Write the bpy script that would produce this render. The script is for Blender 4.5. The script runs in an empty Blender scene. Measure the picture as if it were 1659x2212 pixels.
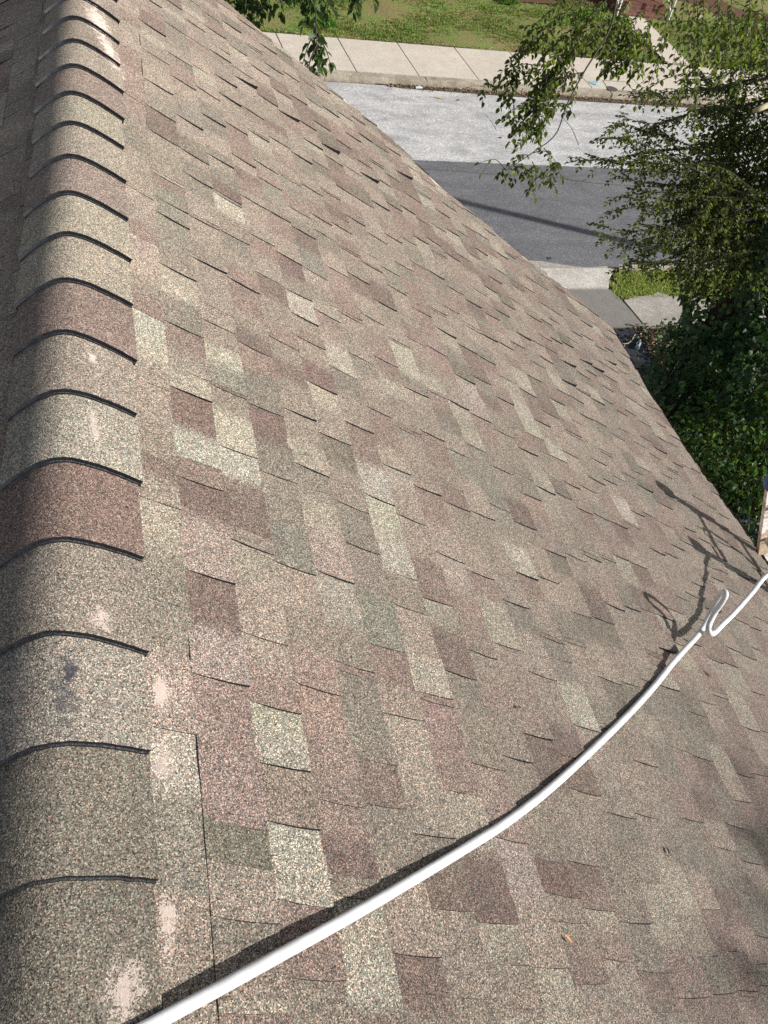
import bpy, math, random
import numpy as np
from mathutils import Vector, Matrix, noise as pnoise
R = math.radians
sc = bpy.context.scene
C = sc.collection
GZ = 7.5                       # camera height above the ground (m)

# ------------------------------------------------------------------ camera
d1 = np.array([-624., -2218., 1720.]); d1 /= np.linalg.norm(d1)      # ridge direction (world +Y) in camera space
d2 = np.array([6370., -524., 1720.]); d2 -= d1*(d1@d2); d2 /= np.linalg.norm(d2)
dn = np.cross(d1, d2)
cam = bpy.data.cameras.new('camera'); camo = bpy.data.objects.new('camera', cam); C.objects.link(camo)
cam.sensor_fit = 'HORIZONTAL'; cam.sensor_width = 36; cam.lens = 1720/1659*36
cam.clip_start = .05; cam.clip_end = 600
cx = Vector((d2[0], d1[0], -dn[0])); cu = -Vector((d2[1], d1[1], -dn[1])); cb = -Vector((d2[2], d1[2], -dn[2]))
M = Matrix((cx, cu, cb)).transposed().to_4x4(); M.translation = (0, 0, GZ)
camo.matrix_world = M
sc.camera = camo

# ------------------------------------------------------------------ light
SAZ, SEL = R(-23), R(26)
L = Vector((math.cos(SEL)*math.cos(SAZ), math.cos(SEL)*math.sin(SAZ), math.sin(SEL)))
w = bpy.data.worlds.new('World'); sc.world = w; w.use_nodes = True
nt = w.node_tree; nt.nodes.clear()
sky = nt.nodes.new('ShaderNodeTexSky'); sky.sky_type = 'NISHITA'; sky.sun_disc = False
sky.sun_elevation = SEL; sky.sun_rotation = math.pi/2 - SAZ
bg = nt.nodes.new('ShaderNodeBackground'); bg.inputs[1].default_value = .095
ow = nt.nodes.new('ShaderNodeOutputWorld'); hs = nt.nodes.new('ShaderNodeHueSaturation'); hs.inputs['Saturation'].default_value = .45; nt.links.new(sky.outputs[0], hs.inputs['Color']); nt.links.new(hs.outputs[0], bg.inputs[0]); nt.links.new(bg.outputs[0], ow.inputs[0])
sl = bpy.data.lights.new('sun', 'SUN'); sl.energy = 5; sl.angle = R(1.0); sl.color = (1, .96, .91)
so = bpy.data.objects.new('sun', sl); C.objects.link(so); so.rotation_euler = (-L).to_track_quat('-Z', 'Y').to_euler(); so.location = (20, -10, 25)
sc.view_settings.view_transform = 'Standard'; sc.view_settings.look = 'None'
sc.view_settings.exposure = .5; sc.view_settings.gamma = 1
sc.cycles.use_denoising = False; sc.cycles.max_bounces = 6; sc.cycles.transparent_max_bounces = 6

random.seed(7); rng = np.random.default_rng(7)
rnd = random.random
def U(a, b): return a + (b-a)*rnd()

# reconstruction helpers: measured directions -> real positions
def ray(u, v):
    r = np.array([u-829.5, v-1106, 1720.]); return Vector((r@d2, r@d1, -(r@dn)))
def P(u, v, depth):
    r = ray(u, v); return r*(depth/1720) + Vector((0, 0, GZ))
def Gd(u, v, z=0):
    r = ray(u, v); return r*((z-GZ)/r.z) + Vector((0, 0, GZ))
RA = R(29.6); XR = -.216; ZR = GZ-1.254; TN = math.tan(RA)
NR = Vector((math.sin(RA), 0, math.cos(RA)))
def RP(u, v, off=0):
    r = ray(u, v); P0 = Vector((XR, 0, ZR-GZ)); s = (P0.dot(NR)+off)/r.dot(NR); return r*s + Vector((0, 0, GZ))
def rsy(u, v):
    p = RP(u, v); return (p.x-XR)/math.cos(RA), p.y

# ------------------------------------------------------------------ materials
def new_mat(name):
    m = bpy.data.materials.new(name); m.use_nodes = True
    t = m.node_tree; t.nodes.clear()
    o = t.nodes.new('ShaderNodeOutputMaterial'); b = t.nodes.new('ShaderNodeBsdfPrincipled')
    t.links.new(b.outputs[0], o.inputs[0]); return m, t, b
def N(t, ty, **kw):
    n = t.nodes.new('ShaderNode'+ty)
    for k, v in kw.items(): setattr(n, k, v)
    return n
def mixc(t, a, b, fac, mode='MIX'):
    n = t.nodes.new('ShaderNodeMix'); n.data_type = 'RGBA'; n.blend_type = mode
    for s, x in ((6, a), (7, b), (0, fac)):
        if hasattr(x, 'links') or hasattr(x, 'is_linked'): t.links.new(x, n.inputs[s])
        elif s == 0: n.inputs[0].default_value = x
        else: n.inputs[s].default_value = (*x, 1)
    return n.outputs[2]
def ramp(t, src, stops, interp='LINEAR'):
    n = t.nodes.new('ShaderNodeValToRGB'); n.color_ramp.interpolation = interp
    e = n.color_ramp.elements
    while len(e) < len(stops): e.new(.5)
    for i, (p, c) in enumerate(stops):
        e[i].position = p; e[i].color = (*c, 1) if len(c) == 3 else c
    t.links.new(src, n.inputs[0]); return n.outputs[0]
def noise(t, vec, scale, detail=4, rough=.55, dist=0):
    n = N(t, 'TexNoise'); n.inputs['Scale'].default_value = scale; n.inputs['Detail'].default_value = detail
    n.inputs['Roughness'].default_value = rough; n.inputs['Distortion'].default_value = dist
    if vec is not None: t.links.new(vec, n.inputs['Vector'])
    return n.outputs[0]
def objco(t, scale=None):
    g = N(t, 'NewGeometry').outputs['Position']
    if scale is None: return g
    m = N(t, 'Mapping'); m.inputs['Scale'].default_value = scale; t.links.new(g, m.inputs[0]); return m.outputs[0]
def math_(t, op, a, b=None, c=None):
    n = N(t, 'Math', operation=op)
    for i, x in enumerate((a, b, c)):
        if x is None: continue
        if isinstance(x, (int, float)): n.inputs[i].default_value = x
        else: t.links.new(x, n.inputs[i])
    return n.outputs[0]
def bump(t, b, h, strength, dist=.01):
    n = N(t, 'Bump'); n.inputs['Strength'].default_value = strength; n.inputs['Distance'].default_value = dist
    t.links.new(h, n.inputs['Height']); t.links.new(n.outputs[0], b.inputs['Normal'])
def g3(v): return (v, v, v)

def shingle_mat(name, wear=()):
    m, t, b = new_mat(name)
    pos = objco(t)
    at = N(t, 'Attribute', attribute_name='col').outputs[0]
    # mineral granules: one random value per small cell
    vo = N(t, 'TexVoronoi'); vo.inputs['Scale'].default_value = 520; t.links.new(pos, vo.inputs['Vector'])
    sp = N(t, 'SeparateColor'); t.links.new(vo.outputs['Color'], sp.inputs[0])
    val = ramp(t, sp.outputs[0], [(0, g3(.16)), (.14, g3(.34)), (.30, g3(.66)), (.62, g3(1.0)), (.84, g3(1.42)), (1, g3(2.6))])
    hue = ramp(t, sp.outputs[1], [(0, (1.16, .88, .82)), (.18, (1.10, .95, .90)), (.45, (1, 1, 1)), (.75, (1.0, 1.02, .93)), (.9, (.88, 1.02, 1.04)), (1, (.8, 1.03, 1.1))])
    c = mixc(t, at, val, 1, 'MULTIPLY'); c = mixc(t, c, hue, 1, 'MULTIPLY')
    # coarser clumps and weathering
    n1 = noise(t, pos, 55, 3, .7); c = mixc(t, c, ramp(t, n1, [(.3, g3(.86)), (.7, g3(1.14))]), 1, 'MULTIPLY')
    n2 = noise(t, pos, 5, 4, .6); c = mixc(t, c, ramp(t, n2, [(.3, (.90, .90, .89)), (.7, (1.09, 1.08, 1.07))]), 1, 'MULTIPLY')
    spk = noise(t, pos, 24, 2, .5); spk2 = noise(t, pos, 1.6, 2)
    dm = math_(t, 'MULTIPLY', ramp(t, spk, [(.70, g3(0)), (.76, g3(1))]), ramp(t, spk2, [(.5, g3(0)), (.62, g3(1))]))
    c = mixc(t, c, (.035, .033, .03), math_(t, 'MULTIPLY', dm, .6))
    # worn or scuffed patches, each with its own place and shape: (x, y, half-width, half-length, rotation, colour, strength)
    if wear:
        wn = N(t, 'TexNoise'); wn.inputs['Scale'].default_value = 55; wn.inputs['Detail'].default_value = 5; t.links.new(pos, wn.inputs['Vector'])
        sx = N(t, 'SeparateXYZ'); t.links.new(pos, sx.inputs[0])
        for (x, y, hw, hl, rot, colr, st) in wear:
            dx = math_(t, 'SUBTRACT', sx.outputs[0], x); dy = math_(t, 'SUBTRACT', sx.outputs[1], y)
            ca, sa = math.cos(rot), math.sin(rot)
            a = math_(t, 'DIVIDE', math_(t, 'ADD', math_(t, 'MULTIPLY', dx, ca), math_(t, 'MULTIPLY', dy, sa)), hw)
            bb = math_(t, 'DIVIDE', math_(t, 'SUBTRACT', math_(t, 'MULTIPLY', dy, ca), math_(t, 'MULTIPLY', dx, sa)), hl)
            d = math_(t, 'SQRT', math_(t, 'ADD', math_(t, 'MULTIPLY', a, a), math_(t, 'MULTIPLY', bb, bb)))
            d = math_(t, 'ADD', d, math_(t, 'MULTIPLY', math_(t, 'SUBTRACT', wn.outputs[0], .5), 3.2))
            d = math_(t, 'ADD', d, math_(t, 'MULTIPLY', math_(t, 'SUBTRACT', sp.outputs[2], .5), 1.0))
            k = ramp(t, d, [(.55, g3(st)), (1.0, g3(0))])
            c = mixc(t, c, colr, k)
    t.links.new(c, b.inputs['Base Color']); b.inputs['Roughness'].default_value = .85; b.inputs['Diffuse Roughness'].default_value = 1
    b.inputs['Specular IOR Level'].default_value = .3
    bump(t, b, math_(t, 'ADD', sp.outputs[0], vo.outputs['Distance']), .55, .0016)
    return m
PINK = (.60, .50, .44)
def wr(u, v, hw, hl, rot, colr, st):
    p = RP(u, v, .012); return (p.x, p.y, hw, hl, rot, colr, st)
WEAR = [wr(212, 45, .034, .15, .14, PINK, .95), wr(236, 108, .026, .14, .22, PINK, .95), wr(198, 768, .008, .022, .2, PINK, .8),
        wr(205, 925, .010, .05, .1, PINK, .55), wr(221, 1338, .017, .022, .2, PINK, .75), wr(348, 1492, .013, .032, -.1, PINK, .8),
        wr(352, 1640, .016, .03, 0, PINK, .45), wr(362, 1985, .011, .034, -.05, PINK, .8), wr(272, 2140, .022, .036, -.1, PINK, .75),
        wr(148, 1440, .014, .035, 0, (.03, .035, .05), .8), wr(136, 1510, .016, .05, .1, (.04, .045, .06), .6)]
M_sh = shingle_mat('asphalt_granules', WEAR)

def flat_mat(name, col, rough=.8, nz=None, amt=.25, spec=.3, bmp=0, metallic=0, col2=None, nscale2=1.2, sp=0):
    m, t, b = new_mat(name); pos = objco(t)
    c = None
    if nz:
        n = noise(t, pos, nz, 6, .62)
        c = ramp(t, n, [(.28, tuple(x*(1-amt) for x in col)), (.72, tuple(x*(1+amt) for x in col))])
        if col2 is not None:
            n2 = noise(t, pos, nscale2, 5, .6); c = mixc(t, c, col2, ramp(t, n2, [(.45, g3(0)), (.68, g3(.8))]))
        if sp:
            n3 = noise(t, pos, sp, 2, .7); c = mixc(t, c, ramp(t, n3, [(.35, g3(.72)), (.65, g3(1.28))]), 1, 'MULTIPLY')
        t.links.new(c, b.inputs['Base Color'])
        if bmp: bump(t, b, n, bmp, .01)
    else: b.inputs['Base Color'].default_value = (*col, 1)
    b.inputs['Roughness'].default_value = rough; b.inputs['Specular IOR Level'].default_value = spec; b.inputs['Metallic'].default_value = metallic
    return m
M_tar = flat_mat('asphalt_edge', (.014, .016, .02), .6, 300, .6)
M_conc = flat_mat('old_concrete', (.56, .50, .42), .9, 3, .09, bmp=.15, col2=(.49, .44, .37), nscale2=.9, sp=60)
M_conc_w = flat_mat('pale_apron_concrete', (.50, .47, .42), .9, 14, .12, bmp=.2, col2=(.36, .33, .29), nscale2=2.5, sp=40)
M_conc_d = flat_mat('dull_grey_concrete', (.20, .19, .17), .9, 5, .1, bmp=.15, sp=60)
M_conc_r = flat_mat('rough_concrete', (.36, .33, .29), .9, 9, .2, bmp=.3, col2=(.24, .23, .21), nscale2=1.6, sp=45)
M_curb = flat_mat('kerb_concrete', (.40, .35, .28), .9, 7, .25, bmp=.25, col2=(.2, .17, .12), nscale2=2, sp=40)
M_joint = flat_mat('joint_dirt', (.09, .075, .055), .95, 20, .4)
M_soil = flat_mat('soil', (.045, .033, .022), .95, 9, .45, bmp=.5, col2=(.03, .04, .015), nscale2=2)
M_mulch = flat_mat('reddish_mulch', (.11, .055, .035), .95, 25, .5, bmp=.6)
M_bark = flat_mat('bark', (.075, .058, .045), .9, 30, .4, bmp=.6)
M_twig = flat_mat('twig_bark', (.045, .035, .028), .8, 60, .3)
M_pale = flat_mat('pale_dead_wood', (.48, .40, .27), .8, 40, .2)
M_pole = flat_mat('creosoted_wood', (.09, .065, .045), .9, 12, .3)
M_blue = flat_mat('blue_rubber', (.025, .09, .24), .45, 60, .35, spec=.5, col2=(.12, .22, .38), nscale2=30)
M_metal = flat_mat('cast_iron', (.13, .105, .095), .6, 40, .3, metallic=.3)
M_white = flat_mat('white_paint', (.78, .78, .76), .5, 20, .05)
M_paper = flat_mat('blue_paper', (.30, .50, .58), .7, 20, .1)
M_wpaper = flat_mat('white_paper', (.75, .76, .78), .7, 20, .05)
M_siding = flat_mat('grey_blue_siding', (.16, .18, .22), .7, 5, .1)
M_wall = flat_mat('painted_render', (.42, .38, .32), .9, 6, .1)
M_hose = flat_mat('white_vinyl', (.60, .61, .62), .42, 35, .05, spec=.4, col2=(.47, .46, .44), nscale2=16)

def road_mat(name, base, dark, streak, g=220):
    m, t, b = new_mat(name); pos = objco(t)
    st = noise(t, objco(t, (.8, 2.0, 1)), 1.3, 8, .7, .6)
    c = ramp(t, st, [(.35, dark), (.62, base)])
    if streak: c = mixc(t, base, c, streak)
    n2 = noise(t, pos, 26, 5, .8); c = mixc(t, c, ramp(t, n2, [(.3, g3(.80)), (.7, g3(1.2))]), 1, 'MULTIPLY')
    vo = N(t, 'TexVoronoi'); vo.inputs['Scale'].default_value = 60; t.links.new(pos, vo.inputs['Vector'])
    sp = N(t, 'SeparateColor'); t.links.new(vo.outputs['Color'], sp.inputs[0])
    c = mixc(t, c, ramp(t, sp.outputs[0], [(0, g3(.72)), (.8, g3(1.05)), (1, g3(1.5))]), 1, 'MULTIPLY')
    t.links.new(c, b.inputs['Base Color']); b.inputs['Roughness'].default_value = .9; b.inputs['Specular IOR Level'].default_value = .25
    bump(t, b, n2, .35, .008); return m
M_asph = road_mat('worn_asphalt', (.165, .166, .172), (.115, .117, .124), .9)
M_lane = road_mat('bleached_road_surface', (.54, .53, .51), (.29, .29, .295), .85)
M_tarm = flat_mat('dark_driveway', (.022, .024, .032), .8, 20, .4)

def brick_mat(name, c1, c2, mortar, scale):
    m, t, b = new_mat(name)
    tc = N(t, 'TexCoord'); mp = N(t, 'Mapping'); mp.inputs['Rotation'].default_value = (R(90), 0, 0); t.links.new(objco(t), mp.inputs[0])
    br = N(t, 'TexBrick'); br.inputs['Color1'].default_value = (*c1, 1); br.inputs['Color2'].default_value = (*c2, 1); br.inputs['Mortar'].default_value = (*mortar, 1)
    br.inputs['Scale'].default_value = scale; br.inputs['Mortar Size'].default_value = .02; t.links.new(mp.outputs[0], br.inputs[0])
    c = mixc(t, br.outputs[0], ramp(t, noise(t, objco(t), 9, 5), [(.3, g3(.7)), (.7, g3(1.25))]), 1, 'MULTIPLY')
    t.links.new(c, b.inputs['Base Color']); b.inputs['Roughness'].default_value = .9; return m
M_brick = brick_mat('red_brick', (.17, .055, .035), (.12, .045, .03), (.15, .12, .1), 2.3)

def leaf_mat(name, rough=.5, trans=.35, tint=(1, 1, 1)):
    m, t, b = new_mat(name)
    at = N(t, 'Attribute', attribute_name='col').outputs[0]
    c = mixc(t, at, ramp(t, noise(t, objco(t), 60, 2), [(.3, g3(.85)), (.7, g3(1.15))]), 1, 'MULTIPLY')
    t.links.new(c, b.inputs['Base Color']); b.inputs['Roughness'].default_value = rough; b.inputs['Specular IOR Level'].default_value = .35
    tr = N(t, 'BsdfTranslucent'); tc = mixc(t, c, (1.5, 1.7, .6), 1, 'MULTIPLY'); t.links.new(tc, tr.inputs[0])
    mx = N(t, 'MixShader'); mx.inputs[0].default_value = trans
    t.links.new(b.outputs[0], mx.inputs[1]); t.links.new(tr.outputs[0], mx.inputs[2])
    o = [n for n in t.nodes if n.type == 'OUTPUT_MATERIAL'][0]; t.links.new(mx.outputs[0], o.inputs[0]); return m
M_leaf = leaf_mat('tree_leaf', trans=.45); M_ivy = leaf_mat('ivy_leaf', .6, .2); M_grass = leaf_mat('grass_blade', .6, .25); M_litter = leaf_mat('dry_leaf', .8, .05)

# ------------------------------------------------------------------ mesh helpers
class MB:
    def __init__(s): s.v = []; s.f = []; s.c = []; s.mi = []
    def add(s, vs, fs, col=None, mi=0):
        o = len(s.v); s.v += [tuple(x) for x in vs]
        vc = isinstance(col, list)
        for f in fs:
            s.f.append(tuple(i+o for i in f)); s.mi.append(mi)
            if vc: s.c += [col[i] for i in f]
            else: s.c += [col or (.5, .5, .5)]*len(f)
    def box(s, lo, hi, mi=0, rot=0, col=None):
        (x0, y0, z0), (x1, y1, z1) = lo, hi
        vs = [(x0, y0, z0), (x1, y0, z0), (x1, y1, z0), (x0, y1, z0), (x0, y0, z1), (x1, y0, z1), (x1, y1, z1), (x0, y1, z1)]
        if rot:
            cx_, cy_ = (x0+x1)/2, (y0+y1)/2; ca, sa = math.cos(rot), math.sin(rot)
            vs = [(cx_+(x-cx_)*ca-(y-cy_)*sa, cy_+(x-cx_)*sa+(y-cy_)*ca, z) for x, y, z in vs]
        s.add(vs, [(3, 2, 1, 0), (4, 5, 6, 7), (0, 1, 5, 4), (1, 2, 6, 5), (2, 3, 7, 6), (3, 0, 4, 7)], col, mi)
    def tube(s, pts, rad, n=8, mi=0, cap=True, col=None):
        pts = [Vector(p) for p in pts]
        rad = rad if isinstance(rad, (list, tuple)) else [rad]*len(pts)
        up = Vector((0.13, .31, .94)).normalized(); vs = []; prev = None
        for i, p in enumerate(pts):
            d = (pts[min(i+1, len(pts)-1)]-pts[max(i-1, 0)]).normalized()
            if prev is None:
                a = d.cross(up)
                if a.length < .1: a = d.cross(Vector((1, 0, 0)))
                a.normalize()
            else:
                a = prev - d*prev.dot(d); a.normalize()
            prev = a; b = d.cross(a)
            for k in range(n):
                an = 2*math.pi*k/n; vs.append(p+(a*math.cos(an)+b*math.sin(an))*rad[i])
        fs = [(i*n+k, i*n+(k+1) % n, (i+1)*n+(k+1) % n, (i+1)*n+k) for i in range(len(pts)-1) for k in range(n)]
        if cap: fs += [tuple(range(n-1, -1, -1)), tuple((len(pts)-1)*n+k for k in range(n))]
        s.add(vs, fs, col, mi)
    def leaf(s, base, d, side, up, ln, wd, col, fold=.25):
        a = base; tip = base+d*ln - up*(ln*.12)
        l1 = base+d*(ln*.3)+side*(wd*.5)+up*(wd*fold); l2 = base+d*(ln*.66)+side*(wd*.4)+up*(wd*fold*.7)
        r1 = base+d*(ln*.3)-side*(wd*.5)+up*(wd*fold); r2 = base+d*(ln*.66)-side*(wd*.4)+up*(wd*fold*.7)
        s.add([a, l1, l2, tip, r2, r1], [(0, 3, 2, 1), (0, 5, 4, 3)], col)
    def obj(s, name, mats, parent=None, smooth=False, colors=False):
        me = bpy.data.meshes.new(name); me.from_pydata(s.v, [], s.f)
        for m in (mats if isinstance(mats, (list, tuple)) else [mats]): me.materials.append(m)
        me.polygons.foreach_set('material_index', s.mi)
        if smooth: me.polygons.foreach_set('use_smooth', [True]*len(s.f))
        if colors:
            at = me.color_attributes.new('col', 'FLOAT_COLOR', 'CORNER')
            arr = np.array([(*c, 1.) for c in s.c], dtype=np.float32)
            at.data.foreach_set('color', arr.ravel())
        me.update(); o = bpy.data.objects.new(name, me); C.objects.link(o)
        if parent: o.parent = parent
        return o
def tag(o, label=None, cat=None, group=None, kind=None):
    if label: o['label'] = label
    if cat: o['category'] = cat
    if group: o['group'] = group
    if kind: o['kind'] = kind
    return o
def empty(name, loc=(0, 0, 0)):
    o = bpy.data.objects.new(name, None); C.objects.link(o); o.empty_display_size = .1; return o
def smooth_path(pts, n=8):
    pts = [Vector(p) for p in pts]; out = []
    for i in range(len(pts)-1):
        p0, p1, p2, p3 = pts[max(i-1, 0)], pts[i], pts[i+1], pts[min(i+2, len(pts)-1)]
        for k in range(n):
            t = k/n; out.append(.5*((2*p1)+(p2-p0)*t+(2*p0-5*p1+4*p2-p3)*t*t+(3*p1-p0-3*p2+p3)*t**3))
    out.append(pts[-1]); return out

# ------------------------------------------------------------------ setting: ground sheets
def sheet(name, poly, z, m, thick=0):
    b = MB(); n = len(poly)
    b.add([(x, y, z) for x, y in poly], [tuple(range(n))])
    o = b.obj(name, m); tag(o, kind='structure'); return o
sheet('ground', [(-150, -150), (150, -150), (150, 300), (-150, 300)], 0, M_soil)
sheet('road', [(-80, 11.05), (80, 11.05), (80, 14.72), (-80, 14.66)], .008, M_asph)
sheet('road_lane', [(-80, 14.66), (80, 14.72), (80, 18.0), (-80, 18.0)], .012, M_lane)
sheet('driveway', [(2.7, 3), (7.62, 3.0), (7.62, 9.36), (2.7, 9.36)], .008, M_tarm)
sheet('flower_bed', [(-60, 22.9), (9.6, 23.55), (13.42, 23.85), (60, 26.4), (60, 40), (-60, 40)], .155, M_mulch)
# pale worn edge of the asphalt by the near kerb
b = MB(); n = 60; x0, x1 = 2., 14.
for i in range(n):
    xa, xb = x0+(x1-x0)*i/n, x0+(x1-x0)*(i+1)/n
    ya = 11.16+.09*math.sin(xa*1.3)+.05*math.sin(xa*4.1)+.25*max(0, xa-8)*.3; yb = 11.16+.09*math.sin(xb*1.3)+.05*math.sin(xb*4.1)+.25*max(0, xb-8)*.3
    b.add([(xa, 11.02, .014), (xb, 11.02, .014), (xb, yb, .014), (xa, ya, .014)], [(0, 1, 2, 3)])
tag(b.obj('gutter_edge', M_conc_r), kind='structure')
# far kerb and footpath, slab by slab with open joints
b = MB()
for i in range(-14, 26):
    xa = 4.66+1.46*i
    b.add([(xa+.012, 18.32, .14), (xa+1.448, 18.32, .14), (xa+1.34, 20.08, .14), (xa-.09, 20.08, .14), (xa+.012, 18.32, .02), (xa+1.448, 18.32, .02), (xa+1.34, 20.08, .02), (xa-.09, 20.08, .02)],
          [(0, 1, 2, 3), (0, 4, 5, 1), (1, 5, 6, 2), (3, 7, 4, 0), (2, 6, 7, 3)])
tag(b.obj('far_pavement', M_conc), kind='structure')
b = MB()
for i in range(-9, 17):
    xa = 3.9+2.35*i; b.box((xa+.008, 18.05+.02*math.sin(i), 0), (xa+2.342, 18.305, .135+.01*math.sin(i*2.1)))
tag(b.obj('far_kerb', M_curb), kind='structure')
sheet('pavement_joint', [(-20, 18.1), (42, 18.1), (42, 20.12), (-20, 20.12)], .118, M_joint)
sheet('gutter_dirt', [(5.6, 17.9), (9.0, 17.82), (14, 17.86), (30, 17.86), (30, 18.06), (5, 18.06)], .022, M_joint)
# lawn beyond: gently rising
LZ = .1
def lawn_mesh(x0, x1, y0, y1, nx, ny, z0, slope):
    b = MB(); vs = []
    for j in range(ny+1):
        for i in range(nx+1):
            x = x0+(x1-x0)*i/nx; y = y0+(y1-y0)*j/ny
            vs.append((x, y, z0+slope*(y-y0)+.02*math.sin(x*1.7+y)+.015*math.sin(y*2.3-x)))
    b.add(vs, [(j*(nx+1)+i, j*(nx+1)+i+1, (j+1)*(nx+1)+i+1, (j+1)*(nx+1)+i) for j in range(ny) for i in range(nx)])
    return b
def lawn_mat():
    m, t, b = new_mat('patchy_lawn'); pos = objco(t)
    c = ramp(t, noise(t, pos, 1.1, 6, .65, .3), [(.30, (.20, .145, .07)), (.44, (.20, .18, .06)), (.56, (.15, .20, .04)), (.72, (.10, .22, .03))])
    c = mixc(t, c, ramp(t, noise(t, pos, 22, 4, .8), [(.3, g3(.55)), (.7, g3(1.45))]), 1, 'MULTIPLY')
    t.links.new(c, b.inputs['Base Color']); b.inputs['Roughness'].default_value = .95
    bump(t, b, noise(t, pos, 40, 3), .8, .03); return m
M_lawn = lawn_mat()
tag(lawn_mesh(-30, 13.45, 20.14, 24.1, 90, 12, LZ, .01).obj('lawn', M_lawn), kind='structure')
tag(lawn_mesh(14.25, 40, 20.14, 26.6, 60, 16, LZ, .01).obj('lawn', M_lawn), kind='structure')
b = MB()
for y0, y1 in ((20.1, 21.55), (21.57, 23.3)):
    b.add([(13.5-.05*(y0-20), y0, .145), (14.22, y0, .145), (14.22, y1, .155), (13.46, y1, .155)], [(0, 1, 2, 3)])
tag(b.obj('garden_path', M_conc), kind='structure')
sheet('path_edge', [(13.4, 20.1), (14.3, 20.1), (14.3, 23.4), (13.4, 23.4)], .085, M_joint)
# near side: kerb apron, verge, footpath slabs
def slab(name, poly, m, z=.12, cuts=3):
    b = MB(); n = len(poly); vs = [(x, y, z) for x, y in poly]+[(x, y, 0) for x, y in poly]
    b.add(vs, [tuple(range(n))]+[(i, i+n, (i+1) % n+n, (i+1) % n) for i in range(n)]); o = b.obj(name, m); tag(o, kind='structure'); return o
slab('driveway_apron', [(3, 10.46), (7.60, 10.46), (7.72, 10.72), (7.98, 11.04), (3, 11.0)], M_conc_w, .035)
slab('pavement', [(3, 9.38), (7.80, 9.40), (7.76, 9.75), (7.69, 10.15), (7.62, 10.42), (3, 10.42)], M_conc_d, .03)
slab('pavement', [(7.83, 9.38), (10.6, 9.38), (10.6, 10.12), (9.35, 10.10), (9.0, 10.16), (8.7, 10.22), (8.52, 10.33), (8.35, 10.24), (8.05, 10.2), (7.74, 10.10)], M_conc_r, .04)
slab('near_kerb', [(8.0, 10.98), (30, 10.98), (30, 11.05), (8.04, 11.06)], M_curb, .1)
tag(lawn_mesh(7.63, 16, 10.1, 10.97, 60, 8, .0, 0).obj('verge', M_lawn), kind='structure')
# cracks in the road
b = MB()
def crack(pts, wdt, z):
    pts = smooth_path([(x, y, z) for x, y in pts], 6)
    for i in range(len(pts)-1):
        p, q = pts[i], pts[i+1]; d = (q-p).normalized(); s = Vector((-d.y, d.x, 0))*wdt
        j = Vector((U(-.01, .01), U(-.01, .01), 0)) if i else Vector()
        b.add([p-s*U(.4, 1), q-s*U(.4, 1), q+s*U(.4, 1), p+s*U(.4, 1)], [(0, 1, 2, 3)])
def gxy(u, v): p = Gd(u, v); return (p.x, p.y)
crack([gxy(1045, 245), gxy(1060, 262), gxy(1072, 282)], .006, .016)
crack([gxy(1215, 255), gxy(1232, 275), gxy(1240, 290), gxy(1250, 315)], .008, .016)
crack([gxy(1375, 258), gxy(1385, 280), gxy(1382, 300)], .008, .016)
crack([gxy(905, 365), gxy(1000, 372), gxy(1080, 378), gxy(1180, 382), gxy(1280, 396), gxy(1400, 405)], .011, .012)
crack([gxy(1225, 389), gxy(1250, 392), gxy(1268, 389)], .02, .0125)
tag(b.obj('road_crack', M_joint), kind='structure')

# ------------------------------------------------------------------ house under us
house = empty('house'); tag(house, 'house with mottled brown asphalt shingle roof filling the foreground', 'house')
PAL = [((.355, .300, .250), 5), ((.300, .262, .215), 5), ((.270, .205, .175), 4), ((.205, .155, .132), 2.2), ((.250, .230, .192), 4),
       ((.400, .370, .300), 2.6), ((.330, .285, .240), 4), ((.305, .235, .203), 3), ((.195, .178, .142), 1)]
PW = [p[1] for p in PAL]
def pick(): 
    c = random.choices(PAL, PW)[0][0]; k = U(.93, 1.07); return tuple(x*k for x in c)
LIGHT, TAN, PINKC, BROWN, GREEN, DGREEN = (.45, .425, .36), (.375, .33, .28), (.325, .255, .222), (.205, .15, .130), (.265, .248, .205), (.195, .18, .145)
S0, SW = .264, .1145
MEAN = (.292, .252, .208)
def soften(c, f=.27, k=.81): return tuple((a+(m-a)*f)*k*t_ for a, m, t_ in zip(c, MEAN, (1.0, .985, .985)))
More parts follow.
